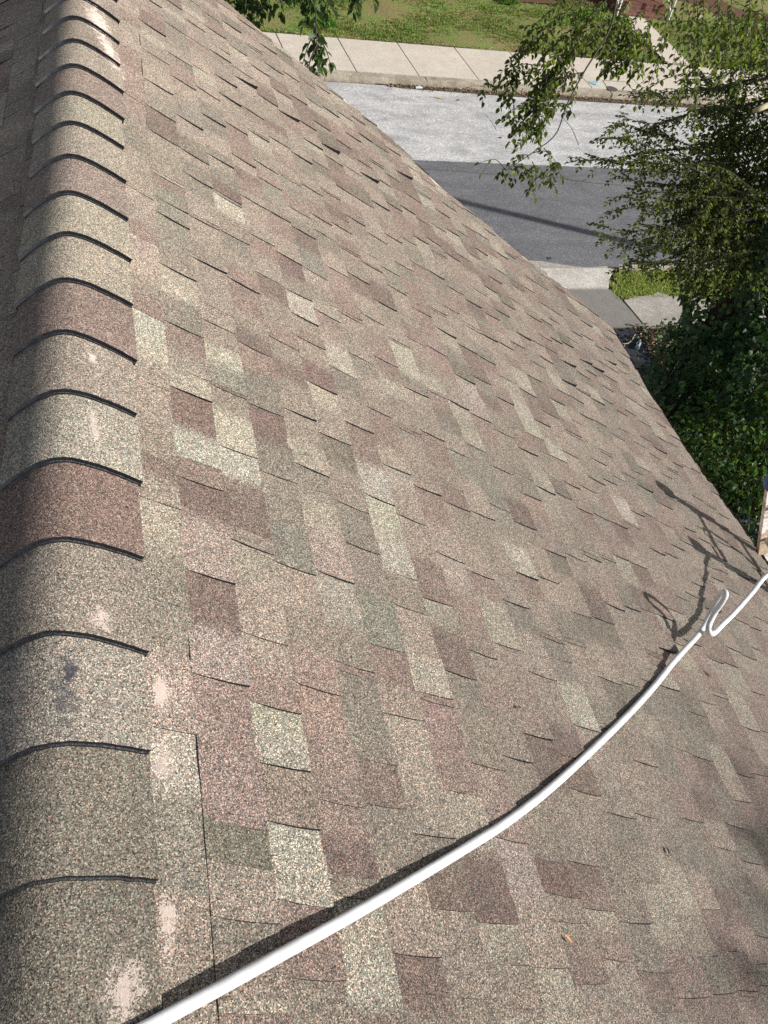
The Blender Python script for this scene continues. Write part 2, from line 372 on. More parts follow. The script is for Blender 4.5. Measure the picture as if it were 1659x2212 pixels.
# tooth edges read from the photograph: (zoom origin, scale) then near-edge ends; each becomes the near side of a raised tab
ZO = {8: (900, 1700, 1659/1020), 4: (1400, 1150, 1659/520), 1: (500, 0, 1659/800), 3: (1300, 600, 1659/620), 5: (0, 0, 1659/600), 6: (0, 800, 1659/700), 7: (0, 1700, 1659/900), 9: (300, 200, 1659/700)}
CUTS = {8: [(45, 235, 360, 85), ], }
CUTS = {
8: [(235,45,360,85),(105,135,262,172),(560,300,690,333),(655,218,765,237),(445,340,575,360),(330,445,480,470),(230,628,375,640),(540,645,670,653),(795,610,910,630),(695,698,815,712),(840,740,955,742),(740,873,875,873),(1110,543,1235,558),(1235,558,1360,573),(1115,820,1220,820),(1050,988,1170,982),(1370,1132,1460,1112),(875,1250,990,1220),(1130,1190,1260,1170),(980,543,1110,558),(1100,15,1160,35),(1425,45,1485,60),(1395,88,1455,103),(1350,135,1415,145),(855,190,940,200),(940,170,1015,190),(1080,325,1150,340),(1285,280,1350,288),(1380,318,1450,328),(1490,378,1560,388),(1455,587,1540,595),(310,925,480,937),(480,935,625,937),(495,998,640,978),(175,1075,335,1072),(160,1113,350,1110),(700,1168,830,1168),(990,1138,1100,1125),(900,928,1040,932),(785,980,905,987),(1370,928,1455,932),(1280,957,1360,957),(410,1305,560,1265),(590,1330,740,1330),(60,500,190,525),(1090,520,1165,522),(1530,1160,1659,1155),(1560,748,1659,738)],
4: [(145,40,250,92),(5,155,130,215),(120,187,245,243),(110,365,235,430),(235,410,345,465),(350,450,445,490),(445,455,570,515),(485,360,590,400),(590,390,690,422),(665,690,780,735),(780,715,875,755),(830,515,920,547),(1000,550,1085,587),(405,745,530,800),(530,800,660,865),(180,725,310,790),(305,750,425,800),(505,1160,635,1215),(615,1165,750,1225),(750,1225,885,1275),(1200,1840,1320,1870),(640,320,735,358),(660,225,745,258),(820,650,920,685),(1035,285,1100,305),(995,325,1075,362),(960,625,1070,675),(1130,635,1200,665),(1285,790,1380,830),(1200,535,1290,580),(1160,595,1245,630),(1265,660,1340,685),(1345,675,1415,700),(1015,835,1100,865),(1180,855,1265,890),(1240,870,1330,900),(1445,930,1580,975),(995,958,1105,995),(1150,955,1230,985),(1240,955,1325,985),(950,1040,1060,1075),(880,1075,995,1115),(1120,1170,1200,1195),(1075,1262,1170,1288),(390,1160,520,1205),(310,1268,460,1325),(150,1195,275,1235),(835,1180,950,1225),(1430,1287,1520,1317),(1365,1040,1435,1075),(680,1512,800,1550),(780,1500,915,1535),(865,1440,980,1478),(970,1440,1060,1462),(1130,1540,1240,1580),(1270,1605,1375,1637),(1290,1482,1385,1505),(1480,1485,1565,1510),(230,1710,375,1760),(385,1710,535,1755),(560,1785,700,1820),(680,1757,795,1790),(830,1808,960,1850),(1435,1555,1510,1577),(1615,1290,1659,1305),(1510,1845,1610,1865),(620,1640,745,1682)],
1: [(75,378,190,465),(90,470,210,555),(350,705,565,850),(805,678,960,785),(860,1028,950,1082),(1095,1110,1170,1160),(0,580,120,663),(120,110,220,190),(25,130,160,230),(135,215,250,300),(225,210,330,290),(345,330,440,400),(258,330,360,408),(50,250,170,345),(165,345,290,425),(380,455,475,525),(465,485,560,555),(435,370,525,440),(550,505,640,575),(600,630,680,690),(510,615,600,685),(705,572,785,632),(745,683,830,740),(690,715,775,775),(790,815,880,875),(860,815,935,862),(885,905,970,957),(635,790,730,860),(730,850,820,905),(235,650,355,738),(115,612,240,705),(555,808,655,880),(600,955,705,1025),(275,822,390,895),(145,785,275,865),(390,880,500,955),(500,940,615,1015),(680,945,780,1005),(780,1005,880,1075),(940,1035,1020,1085),(1010,1045,1085,1095),(1040,985,1110,1035),(1185,1060,1250,1108),(1215,1020,1280,1068),(430,1050,550,1130),(540,1090,655,1160),(560,1170,680,1250),(680,1250,800,1325),(720,1090,830,1160),(830,1185,935,1245),(915,1190,1000,1240),(990,1195,1075,1245),(1060,1195,1150,1250),(1235,1183,1305,1230),(1150,1265,1230,1310),(1205,1250,1280,1298),(190,965,330,1050),(200,1000,330,1085),(340,1075,460,1160),(460,1160,590,1245),(240,1195,380,1290),(380,1290,510,1370),(510,1370,650,1450),(0,1130,120,1205),(120,1205,250,1280),(780,1270,880,1330),(880,1330,1000,1420),(300,910,415,990)],
6: [(1200,0,1385,75),(1400,118,1580,223),(1240,352,1455,458),(1465,487,1659,575),(1295,735,1520,828),(800,748,1040,868),(1090,1478,1390,1572),(1350,1222,1615,1300),(840,1615,1105,1723),(790,325,990,430),(995,383,1250,497),(1040,802,1310,905),(1040,930,1315,1015),(820,1040,1065,1125),(1365,1305,1620,1380),(1435,1850,1659,1920),(960,0,1195,103),(1545,885,1659,945)],
7: [(690,207,910,245),(1200,385,1435,420),(960,652,1195,680),(980,855,1255,857),(740,945,980,972),(1300,1015,1550,1032),(1000,0,1150,25),(1165,128,1400,132),(1475,545,1659,580),(1270,672,1490,668),(745,1275,1000,1275),(1040,1110,1270,1100),(1530,897,1659,900),(1340,1385,1600,1365),(1040,1480,1320,1465),(1560,1000,1659,1000)],
9: [(10,60,155,145),(155,140,325,260),(165,290,350,400),(350,400,520,515),(325,205,480,300),(470,185,610,285),(180,520,375,635),(370,545,545,650),(545,650,710,745),(505,380,655,485),(510,430,670,535),(640,420,795,520),(785,465,925,555),(400,760,585,880),(585,880,755,985),(205,765,405,890),(750,893,910,1000),(695,630,850,722),(705,670,855,765),(860,755,1000,850),(1000,850,1140,945),(425,1040,625,1160),(625,1160,810,1275),(790,1130,965,1225),(965,1225,1130,1320),(225,1075,440,1195),(45,880,215,990),(215,970,420,1070),(460,1300,655,1410),(475,1390,680,1500),(845,1425,1035,1530),(865,1510,1035,1605),(1035,1515,1210,1600),(690,1540,880,1650),(250,1420,485,1525),(1130,1335,1285,1435),(1000,1370,1160,1455),(1185,1080,1320,1165),(1310,1120,1435,1200),(1255,955,1380,1030),(1380,1035,1505,1110),(1120,865,1255,945),(970,728,1105,815),(1095,773,1220,850),(1215,823,1335,900),(1260,1340,1400,1420),(1385,1360,1510,1440),(1460,1275,1590,1355),(1535,1495,1659,1570),(1545,1190,1650,1250),(1365,975,1485,1050),(1505,1075,1615,1145),(20,600,200,710)],
3: [(0,215,145,310),(115,255,210,360),(220,305,340,390),(340,385,475,470),(85,390,165,440),(20,480,95,530),(170,550,240,597),(215,540,280,575),(145,620,220,668),(0,640,195,730),(30,770,130,860),(85,750,170,800),(320,650,400,700),(405,625,495,690),(485,670,600,740),(500,795,560,830),(275,450,335,480),(335,478,400,530),(555,630,610,668),(635,705,755,835),(375,850,510,905),(410,900,475,940),(480,700,570,745),(755,950,870,1005),(550,965,610,1003),(580,830,695,935),(590,920,640,950),(670,875,720,905),(160,1040,245,1090),(190,970,370,1060),(300,945,485,1055),(135,1140,230,1190),(0,1245,60,1270),(80,1190,185,1245),(35,1280,145,1340),(315,1190,465,1260),(505,1080,570,1112),(560,1070,620,1100),(435,1180,600,1260),(645,1145,710,1170),(675,1030,810,1115),(770,1045,835,1075),(820,1090,1000,1170),(665,1265,730,1300),(620,1300,695,1335),(785,1205,880,1260),(880,1200,970,1265),(255,1250,350,1305),(250,1390,345,1445),(180,1425,305,1490),(555,1410,715,1485),(420,1435,515,1480),(370,1500,485,1550),(790,1305,860,1340),(890,1385,955,1420),(760,1350,850,1395),(860,1420,930,1460),(880,1310,1020,1355),(745,1525,830,1575),(830,1535,880,1565),(640,1578,725,1610),(540,1590,595,1625),(700,1560,770,1583),(1000,1480,1065,1515),(965,1510,1030,1550),(1060,1500,1180,1540),(940,1560,1010,1590),(440,1580,500,1612),(820,1660,890,1690),(270,1605,370,1650),(370,1630,475,1675),(955,1695,1030,1728),(1135,1705,1190,1725),(810,1740,880,1770),(680,1775,765,1810),(765,1805,845,1828),(950,1775,1030,1810),(1105,1745,1175,1775)],
}
LIFT = {(1, 180, 400, 290, 470), (1, 410, 575, 512, 642), (1, 625, 740, 720, 805), (1, 825, 900, 908, 943), (1, 1005, 880, 1075, 925), (3, 320, 835, 385, 870), (3, 415, 812, 545, 880), (3, 220, 885, 300, 930), (3, 545, 795, 600, 830), (8, 1340, 1290, 1500, 1270), (8, 1500, 1270, 1659, 1235), (8, 1050, 990, 1170, 985), (4, 1115, 1172, 1205, 1195), (4, 785, 1500, 915, 1535)}
forced = {}
for zk, lst in list(CUTS.items()) + [(q[0], [q[1:]]) for q in LIFT]:
    x0, y0, z = ZO[zk]
    for q in lst:
        lift = (zk, *q) in LIFT
        a = rsy((x0+q[0]/z)*.864, (y0+q[1]/z)*.864); c_ = rsy((x0+q[2]/z)*.864, (y0+q[3]/z)*.864)
        sm = (a[0]+c_[0])/2; ns = max(1, round(abs(c_[0]-a[0])/SW))
        for j in range(ns):
            ss = a[0]+(c_[0]-a[0])*(j+.5)/ns; yy = a[1]+(c_[1]-a[1])*(j+.5)/ns
            k = math.floor((ss-S0)/SW)
            forced.setdefault(k, []).append((yy, lift))
# colours of cells read from the photograph: (u, v, colour)
CELLS = [(470, 955, LIGHT), (510, 1010, LIGHT), (425, 960, LIGHT), (430, 1080, BROWN), (435, 1160, TAN), (460, 1260, BROWN), (460, 1300, BROWN), (610, 1590, LIGHT), (520, 1590, PINKC),
 (510, 470, LIGHT), (640, 650, LIGHT), (320, 730, LIGHT), (480, 800, LIGHT), (400, 960, LIGHT), (500, 920, LIGHT), (560, 930, BROWN), (415, 900, BROWN), (350, 1180, PINKC), (640, 1130, GREEN), (840, 1160, LIGHT),
 (780, 1030, LIGHT), (710, 760, LIGHT), (1110, 1220, LIGHT), (1240, 1560, LIGHT), (870, 1010, TAN), (950, 720, TAN), (700, 1250, TAN), (740, 1590, PINKC), (870, 1680, TAN), (700, 1480, PINKC), (590, 1480, PINKC),
 (530, 1810, DGREEN), (410, 1740, TAN), (400, 1860, GREEN), (640, 1830, LIGHT), (750, 1830, BROWN), (860, 1830, GREEN), (510, 1930, TAN), (560, 1740, PINKC), (690, 1740, PINKC), (640, 1720, PINKC),
 (905, 1440, LIGHT), (845, 1360, GREEN), (945, 1700, TAN), (820, 2120, LIGHT), (900, 2120, BROWN), (1050, 1990, BROWN), (1000, 1900, BROWN), (1080, 1870, TAN), (1160, 1890, BROWN), (1250, 1650, BROWN), (1060, 1750, PINKC),
 (370, 1500, TAN), (370, 1300, GREEN), (350, 1700, TAN), (350, 1600, LIGHT), (330, 1100, TAN), (450, 1400, TAN), (600, 1390, TAN), (560, 1330, TAN), (420, 1430, TAN), (820, 1230, GREEN), (1000, 1010, GREEN),
 (370, 440, GREEN), (400, 520, GREEN), (300, 560, TAN), (560, 760, BROWN), (660, 800, BROWN), (520, 850, GREEN), (610, 560, BROWN), (700, 600, GREEN), (840, 600, GREEN), (460, 400, BROWN), (560, 400, GREEN),
 (330, 250, BROWN), (380, 220, GREEN), (940, 760, PINKC), (1130, 900, LIGHT), (1180, 960, LIGHT), (1240, 1000, TAN), (1300, 1050, PINKC), (1360, 1120, LIGHT), (1400, 1060, GREEN), (1280, 1180, PINKC), (820, 500, TAN),
 (1150, 1090, BROWN), (1060, 1090, GREEN), (1180, 1130, PINKC), (1000, 840, TAN), (860, 780, LIGHT), (1020, 1350, PINKC), (1150, 1400, TAN), (1100, 1500, PINKC), (1330, 1290, PINKC), (960, 1560, PINKC), (950, 1190, TAN)]
cellcol = {}
for u, v, c_ in CELLS:
    s_, y_ = rsy(u, v); k_ = math.floor((s_-S0)/SW); lst = cellcol.setdefault(k_, []); lst.append((y_, c_))
    for dy_ in (-.028, .028):
        if not any(min(y_, y_+dy_) < q[0] < max(y_, y_+dy_) for q in forced.get(k_, [])): lst.insert(0, (y_+dy_, c_))

RK = [(0, 5.16), (.4, 5.0), (.769, 4.84), (1.366, 4.66), (1.846, 4.50), (2.137, 4.27), (2.79, 4.02), (3.27, 3.93), (3.6, 3.77), (4.2, 3.6)]
EV = [(-4, 3.9), (1.0, 3.84), (1.97, 3.75), (2.57, 3.62), (3.13, 3.56), (3.77, 3.60), (5.3, 3.62)]
def interp(tb, x):
    for (a, b_), (c_, d_) in zip(tb, tb[1:]):
        if x <= c_: t = max(0, (x-a)/(c_-a)); return b_+(d_-b_)*t
    return tb[-1][1]
YN = -1.4
rb = MB()
def shingle(side, k, y0, y1, raised, col, thick, tap0, tap1, prev=None, nxt=None):
    sa = S0+SW*k; sb = sa+SW
    if sa < .1: sa = .1
    ns = 5; h0 = raised; ny = max(2, int((y1-y0)/.018))
    wob = U(0, 6.28); wa = U(.0006, .0016)
    curl = U(.0035, .0065)*(.3 if k < 0 else 1)+(.004 if thick > .006 else 0)
    def pt(i, j, dz=0):
        u = i/ns; s = sa-.004+(sb-sa+.004)*u
        lim = interp(EV, y0)
        uu = 1.45*(u-.34*u*u)-.42; ya = y0+tap0*uu; yb_ = y1+tap1*uu
        y = ya+(yb_-ya)*j/ny
        s2 = min(s, lim)
        # drawn to the rake: the far ends follow the roof's edge
        y = min(y, interp(RK, s2))
        h = h0*(.25 if k < -.5 else 1)*(.22+.78*min(1, u*2.5))+curl*u*u+(.006*u**1.4 if thick > .006 else 0)+wa*math.sin(wob+y*31)*u+.0022*math.sin(y*2.1+k*1.3)+dz
        x = XR+side*(s2*math.cos(RA)+h*math.sin(RA)); z = ZR-s2*math.sin(RA)+h*math.cos(RA)
        return (x, y, z)
    vs = []; top = []
    for j in range(ny+1):
        for i in range(ns+1): vs.append(pt(i, j))
    if side > 0: fs = [(j*(ns+1)+i, j*(ns+1)+i+1, (j+1)*(ns+1)+i+1, (j+1)*(ns+1)+i) for j in range(ny) for i in range(ns)]
    else: fs = [(j*(ns+1)+i, (j+1)*(ns+1)+i, (j+1)*(ns+1)+i+1, j*(ns+1)+i+1) for j in range(ny) for i in range(ns)]
    vcol = []
    for j in range(ny+1):
        t = (y1-y0)*j/ny
        for i in range(ns+1):
            c_ = col
            if prev is not None: w_ = .5*max(0, 1-t/.022); c_ = tuple(a*(1-w_)+b_*w_ for a, b_ in zip(c_, prev))
            if nxt is not None: w_ = .5*max(0, 1-(y1-y0-t)/.022); c_ = tuple(a*(1-w_)+b_*w_ for a, b_ in zip(c_, nxt))
            vcol.append(c_)
    rb.add(vs, fs, vcol, 0)
    # sides (black asphalt edge): near, far, butt
    dz = -(thick+h0+.002)
    e = [pt(i, 0) for i in range(ns+1)]+[pt(i, 0, dz) for i in range(ns+1)]
    rb.add(e, [(i, i+ns+1, i+ns+2, i+1) for i in range(ns)], None, 1)
    e = [pt(i, ny) for i in range(ns+1)]+[pt(i, ny, dz) for i in range(ns+1)]
    rb.add(e, [(i, i+1, i+ns+2, i+ns+1) for i in range(ns)], None, 1)
    e = [pt(ns, j) for j in range(ny+1)]+[pt(ns, j, -.016) for j in range(ny+1)]
    rb.add(e, [(j, j+1, j+ny+2, j+ny+1) for j in range(ny)], None, 1)
for side in (1, -1):
    kmax = 31
    for k in range(-1, kmax+1):
        sa = S0+SW*k-(.104 if side < 0 else 0)
        if side < 0: pass
        fc = sorted(forced.get(k, [])) if side > 0 else []
        # drop duplicates
        ff = []
        for q in fc:
            if ff and q[0]-ff[-1][0] < .03:
                if q[1]: ff[-1] = (ff[-1][0], True)
                continue
            ff.append(q)
        fc = ff
        bounds = []      # (y, raised, lift)
        y = YN+U(0, .1); hi = False
        edges = [(q[0], True, q[1]) for q in fc]
        if side > 0:
            # known tooth starts; fill long gaps with plausible ones
            pts = [(YN, True, False)]+edges+[(5.4, True, False)]
            for (a, _, la), (b_, _, lb) in zip(pts, pts[1:]):
                gap = b_-a
                n_ = max(1, round(gap/U(.22, .32))) if gap > .33 else 1
                st = [a+gap*i/n_+(U(-.05, .05) if i else 0) for i in range(n_)]
                for i, s_ in enumerate(st):
                    en = st[i+1] if i+1 < n_ else b_
                    bounds.append((s_, True, la if i == 0 else False))
                    ln = en-s_
                    if ln > .10: bounds.append((s_+ln*U(.42, .66), False, False))
        else:
            y = YN
            while y < 5.4:
                bounds.append((y, True, False)); y += U(.10, .19); bounds.append((y, False, False)); y += U(.08, .2)
        bounds.append((5.4, True, False))
        tm = -.020 if side > 0 else -.006; taps = [tm+U(-.007, .007) for _ in bounds]; cells = []
        lastc = None
        for i in range(len(bounds)-1):
            y0, hi, lf = bounds[i]; y1 = bounds[i+1][0]
            if y1-y0 < .008: continue
            lim = interp(RK, max(.0, S0+SW*k))
            if y0 > lim: break
            # split long gaps into two colour cells
            segs = [(y0, y1)]
            nq = max(1, round((y1-y0)/.105)); segs = [(y0+(y1-y0)*q/nq, y0+(y1-y0)*(q+1)/nq) for q in range(nq)]
            for a, b_ in segs:
                col = soften(pick())
                if side > 0:
                    for (yc, cc) in cellcol.get(k, []):
                        if a <= yc <= b_: col = soften(tuple(x*U(.96, 1.04) for x in cc), .18)
                t0 = taps[i] if a == y0 else tm; t1 = taps[i+1] if b_ == y1 else tm
                if hi and a == y0 and cells and rnd() < .14 and cells[-1][1]-cells[-1][0] > .06:
                    g_ = U(.010, .020); cells[-1][1] = a-g_; cells.append([a-g_, a, U(.0025, .004), soften(pick()), .005, cells[-1][6], t0, True]); cells[-2][6] = t0
                cells.append([a, b_, (.0066 if lf else U(.0036, .0058)) if hi else .0002, col, .010 if lf else .005, t0, t1, hi and a == y0])
        for q, c_ in enumerate(cells):
            pv = cells[q-1][3] if q and not c_[7] else None
            nx_ = cells[q+1][3] if q+1 < len(cells) and not cells[q+1][7] else None
            shingle(side, k if side > 0 else k-.91, *c_[:7], pv, nx_)
roof = rb.obj('roof', [M_sh, M_tar], house, colors=True)
roof['label'] = 'brown, tan and grey mottled asphalt shingle roof slopes'

# ridge caps: double-thick, each lapping the next nearer one
def cap_shingle(Yb, seed, col, colb):
    random.seed(seed)
    b = MB(); XL, XRt = -.131+U(-.006, .005), .169+U(-.006, .006)
    prof = []; n = 22; r = .036
    for i in range(n+1):
        s = XL+(XRt-XL)*i/n; x = s*math.cos(RA); prof.append((x, -TN*(math.sqrt(x*x+r*r)-.0080)))
    E = .2036; skew = U(-.008, .008); jag = [U(-.001, .001) for _ in prof]
    def P3(i, v, dz):
        x, z = prof[i]; dx = XR
        nx = TN*x/math.sqrt(x*x+r*r); nn = math.hypot(nx, 1)
        h = .0035+.0145*(1-v)+dz
        y = Yb+E*v-((.012+.007*Yb)*(x/.147)**2 if x > 0 else (.016+.012*Yb)*(x/.114)**2)*(1-v)+skew*(x/.15)*(1-v)+jag[i]*(v == 0)
        return (dx+x+nx/nn*h, y, ZR+z+h/nn)
    vv = [0, .25, .5, .75, 1.0, 1.16]; m = len(vv)
    vs = [P3(i, v if v <= 1 else 1.0+(v-1), 0 if v <= 1 else -.004) for v in vv for i in range(n+1)]
    fs = [(j*(n+1)+i, j*(n+1)+i+1, (j+1)*(n+1)+i+1, (j+1)*(n+1)+i) for j in range(m-1) for i in range(n)]
    b.add(vs, fs, col, 0)
    # butt: two layers with a small step between
    lay = []
    for (dz, dy) in ((0, 0), (-.008, 0), (-.008, .005), (-.010, .005), (-.0102, -.0025), (-.021, -.0025)):
        row = []
        for i in range(n+1):
            p = P3(i, 0, dz); row.append((p[0], p[1]+dy, p[2]))
        lay.append(row)
    for q_, (a, c_) in enumerate(zip(lay, lay[1:])):
        b.add(a+c_, [(i, n+1+i, n+2+i, i+1) for i in range(n)], (.05, .05, .055), 0 if q_ == 3 else 1)
    for i in (0, n):
        e = [P3(i, v, 0) for v in vv]+[P3(i, v, -.022) for v in vv]
        f = [(j, j+1, j+m+1, j+m) for j in range(m-1)] if i else [(j, j+m, j+m+1, j+1) for j in range(m-1)]
        b.add(e, f, None, 1)
    o = b.obj('ridge_cap', [M_sh, M_tar], roof, smooth=False, colors=True)
    me = o.data
    sm = [mi == 0 for mi in b.mi]; me.polygons.foreach_set('use_smooth', sm)
    return o
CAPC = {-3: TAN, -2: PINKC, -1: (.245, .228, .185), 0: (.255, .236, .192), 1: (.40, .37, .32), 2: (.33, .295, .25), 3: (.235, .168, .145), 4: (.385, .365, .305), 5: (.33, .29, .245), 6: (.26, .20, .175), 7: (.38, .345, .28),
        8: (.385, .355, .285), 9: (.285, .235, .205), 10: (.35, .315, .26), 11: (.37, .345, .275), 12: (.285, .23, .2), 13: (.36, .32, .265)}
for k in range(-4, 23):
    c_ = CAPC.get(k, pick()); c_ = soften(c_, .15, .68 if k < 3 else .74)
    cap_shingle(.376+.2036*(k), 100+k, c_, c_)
random.seed(11)
# rake trim, fascia, gable and walls
b = MB()
pr_ = [(s, interp(RK, s)) for s in np.linspace(.0, 3.6, 24)]
for side in (1, -1):
    vs = []
    for s, y in pr_:
        x = XR+side*s*math.cos(RA); z = ZR-s*math.sin(RA)
        vs += [(x, y+.018, z-.002), (x, y+.018, z-.15), (x, y-.012, z-.15), (x, y-.012, z-.004)]
    n = len(pr_)
    b.add(vs, [(4*i+k, 4*i+(k+1) % 4, 4*i+4+(k+1) % 4, 4*i+4+k) for i in range(n-1) for k in range(4)])
b.obj('rake_trim', flat_mat('pale_trim_paint', (.50, .42, .36), .6, 20, .15), house)
for side in (1, -1):
    b = MB(); ys = np.linspace(YN, 3.76, 24); vs = []
    for y in ys:
        s = interp(EV, y)-.012; x = XR+side*s*math.cos(RA); z = ZR-s*math.sin(RA)
        vs += [(x, y, z-.012), (x, y, z-.17), (x-side*.025, y, z-.17), (x-side*.025, y, z-.012)]
    b.add(vs, [(4*i+k, 4*i+(k+1) % 4, 4*i+4+(k+1) % 4, 4*i+4+k) for i in range(23) for k in range(4)])
    b.obj('fascia', M_wall, house)
# roof deck below the shingles
b = MB()
for side in (1, -1):
    vs = []
    for y, s in [(YN, 3.55), (2.4, 3.5), (3.72, 3.5)]:
        pass
    poly = [(.0, YN), (3.52, YN), (3.50, 3.74), (3.27, 3.88), (2.79, 3.98), (2.1, 4.24), (1.3, 4.6), (.5, 4.9), (0, 5.1)]
    top = [(XR+side*s*math.cos(RA), y, ZR-s*math.sin(RA)-.02) for s, y in poly]; bot = [(x, y, z-.03) for x, y, z in top]
    n = len(poly); b.add(top+bot, [tuple(range(n)), tuple(range(2*n-1, n-1, -1))]+[(i, i+n, (i+1) % n+n, (i+1) % n) for i in range(n)])
b.obj('roof_deck', M_pole, house)
b = MB()
b.add([(XR-2.7, YN, 0), (XR+2.7, YN, 0), (XR+2.7, 3.4, 0), (XR-2.7, 3.4, 0), (XR-2.7, YN, 4.66), (XR+2.7, YN, 4.66), (XR+2.7, 3.4, 4.66), (XR-2.7, 3.4, 4.66), (XR, YN, 6.16), (XR, 3.4, 6.16)],
      [(0, 1, 5, 8, 4), (3, 7, 9, 6, 2), (1, 2, 6, 5), (0, 4, 7, 3)])
b.obj('wall', M_brick, house)

# ------------------------------------------------------------------ ladder at the eave
e = Vector((-.288, 0, .571)).normalized()
lad = empty('ladder'); tag(lad, 'paint splattered wooden ladder with blue end covers leaning on the eave', 'ladder')
def lad_mat():
    m, t, b = new_mat('splattered_wood'); pos = objco(t)
    c = ramp(t, noise(t, objco(t, (3, 3, .6)), 14, 5), [(.3, (.42, .31, .22)), (.7, (.60, .48, .37))])
    c = mixc(t, c, (.82, .81, .79), ramp(t, noise(t, pos, 9, 5, .7), [(.50, g3(0)), (.56, g3(1))]))
    c = mixc(t, c, (.03, .03, .03), ramp(t, noise(t, pos, 26, 4, .7, 1.5), [(.62, g3(0)), (.66, g3(.95))]))
    t.links.new(c, b.inputs['Base Color']); b.inputs['Roughness'].default_value = .7; return m
M_lad = lad_mat()
perp = Vector((e.z, 0, -e.x))
A2 = Vector((3.0, 1.95, -3.05+GZ)); topA = A2+e*.635
def rail(y, hw=.013):
    b = MB(); foot = A2-e*((A2.z)/e.z); foot.y = y; tp = Vector((topA.x, y, topA.z))
    n = 14; vs = []
    for i in range(n+1):
        p = foot.lerp(tp, i/n); a = .002*math.sin(i*1.7)
        vs += [p+Vector((0, -hw, 0))+perp*a, p+Vector((0, hw, 0))+perp*a, p+Vector((0, hw, 0))+perp*(.062+a), p+Vector((0, -hw, 0))+perp*(.062+a)]
    b.add(vs, [(4*i+k, 4*i+4+k, 4*i+4+(k+1) % 4, 4*i+(k+1) % 4) for i in range(n) for k in range(4)]+[(0, 1, 2, 3), (4*n+3, 4*n+2, 4*n+1, 4*n)])
    rl = b.obj('rail', M_lad, lad)
    b = MB(); 
    pts = [tp+perp*.031-e*.07, tp+perp*.031-e*.055, tp+perp*.031-e*.03, tp+perp*.031, tp+perp*.031+e*.02, tp+perp*.031+e*.032]
    rad = [.038, .052, .058, .056, .045, .02]
    vs = []; n = 14
    for p, r in zip(pts, rad):
        for k in range(n):
            an = 2*math.pi*k/n; vs.append(p+perp*(math.cos(an)*r*.85)+Vector((0, math.sin(an)*r*.72, 0)))
    b.add(vs, [(i*n+k, i*n+(k+1) % n, (i+1)*n+(k+1) % n, (i+1)*n+k) for i in range(5) for k in range(n)]+[tuple(range(n-1, -1, -1)), tuple(5*n+k for k in range(n))])
    b.obj('end_cover', M_blue, rl, smooth=True)
rail(1.965); rail(1.62)
for i in range(16):
    b = MB(); p = topA-e*(.235+.305*i)+perp*.031
    b.tube([(p.x, 1.62, p.z), (p.x, 1.965, p.z)], .016, 10); b.obj('rung', M_lad, lad, smooth=True)

# ------------------------------------------------------------------ white hose
HP = [(170, 2288, .05), (235, 2260, .048), (300, 2229, .046), (341, 2207, .044), (398, 2176, .042), (469, 2138, .046), (509, 2116, .050), (609, 2061, .060), (700, 2011, .060), (800, 1955, .052), (905, 1893, .040), (1000, 1836, .030), (1100, 1772, .022), (1200, 1693, .018),
      (1300, 1600, .017), (1370, 1530, .017), (1415, 1480, .020), (1450, 1436, .030), (1480, 1402, .046), (1505, 1375, .070), (1521, 1352, .088), (1534, 1325, .118), (1548, 1298, .170), (1560, 1280, .212), (1566, 1279, .228), (1567, 1287, .224),
      (1559, 1302, .197), (1545, 1322, .155), (1535, 1342, .125), (1530, 1358, .110), (1534, 1368, .104), (1543, 1367, .102), (1560, 1350, .105), (1589, 1321, .118), (1625, 1280, .160), (1659, 1241, .210)]
b = MB(); hp = [RP(u_, v_, (max(.0135, h_*.62) if v_ > 1600 else h_-.003)) for u_, v_, h_ in HP]
q9 = lambda x, y: ((1560+x/4.608)*.864, (1180+y/4.608)*.864)
for (uv, t_) in ((q9(925, 1030), .40), (q9(965, 945), .50), (q9(1100, 1010), .52)):
    hp.append(RP(*uv)+L*t_)
rg = topA-e*.235+perp*.031
hp += [Vector((rg.x+.05, 1.80, rg.z+.06)), Vector((rg.x+.16, 1.79, rg.z-.15)), Vector((rg.x+.26, 1.77, rg.z-.8)), Vector((rg.x+1.7, 1.7, .4)), Vector((rg.x+1.9, 2.1, .03)), Vector((rg.x+2.3, 3, .03))]
sp_ = smooth_path(hp, 10)
b.tube(sp_, .0103, 14)
hose = b.obj('hose', M_hose, smooth=True); tag(hose, 'thick white hose snaking diagonally over the roof with one kinked loop', 'hose')

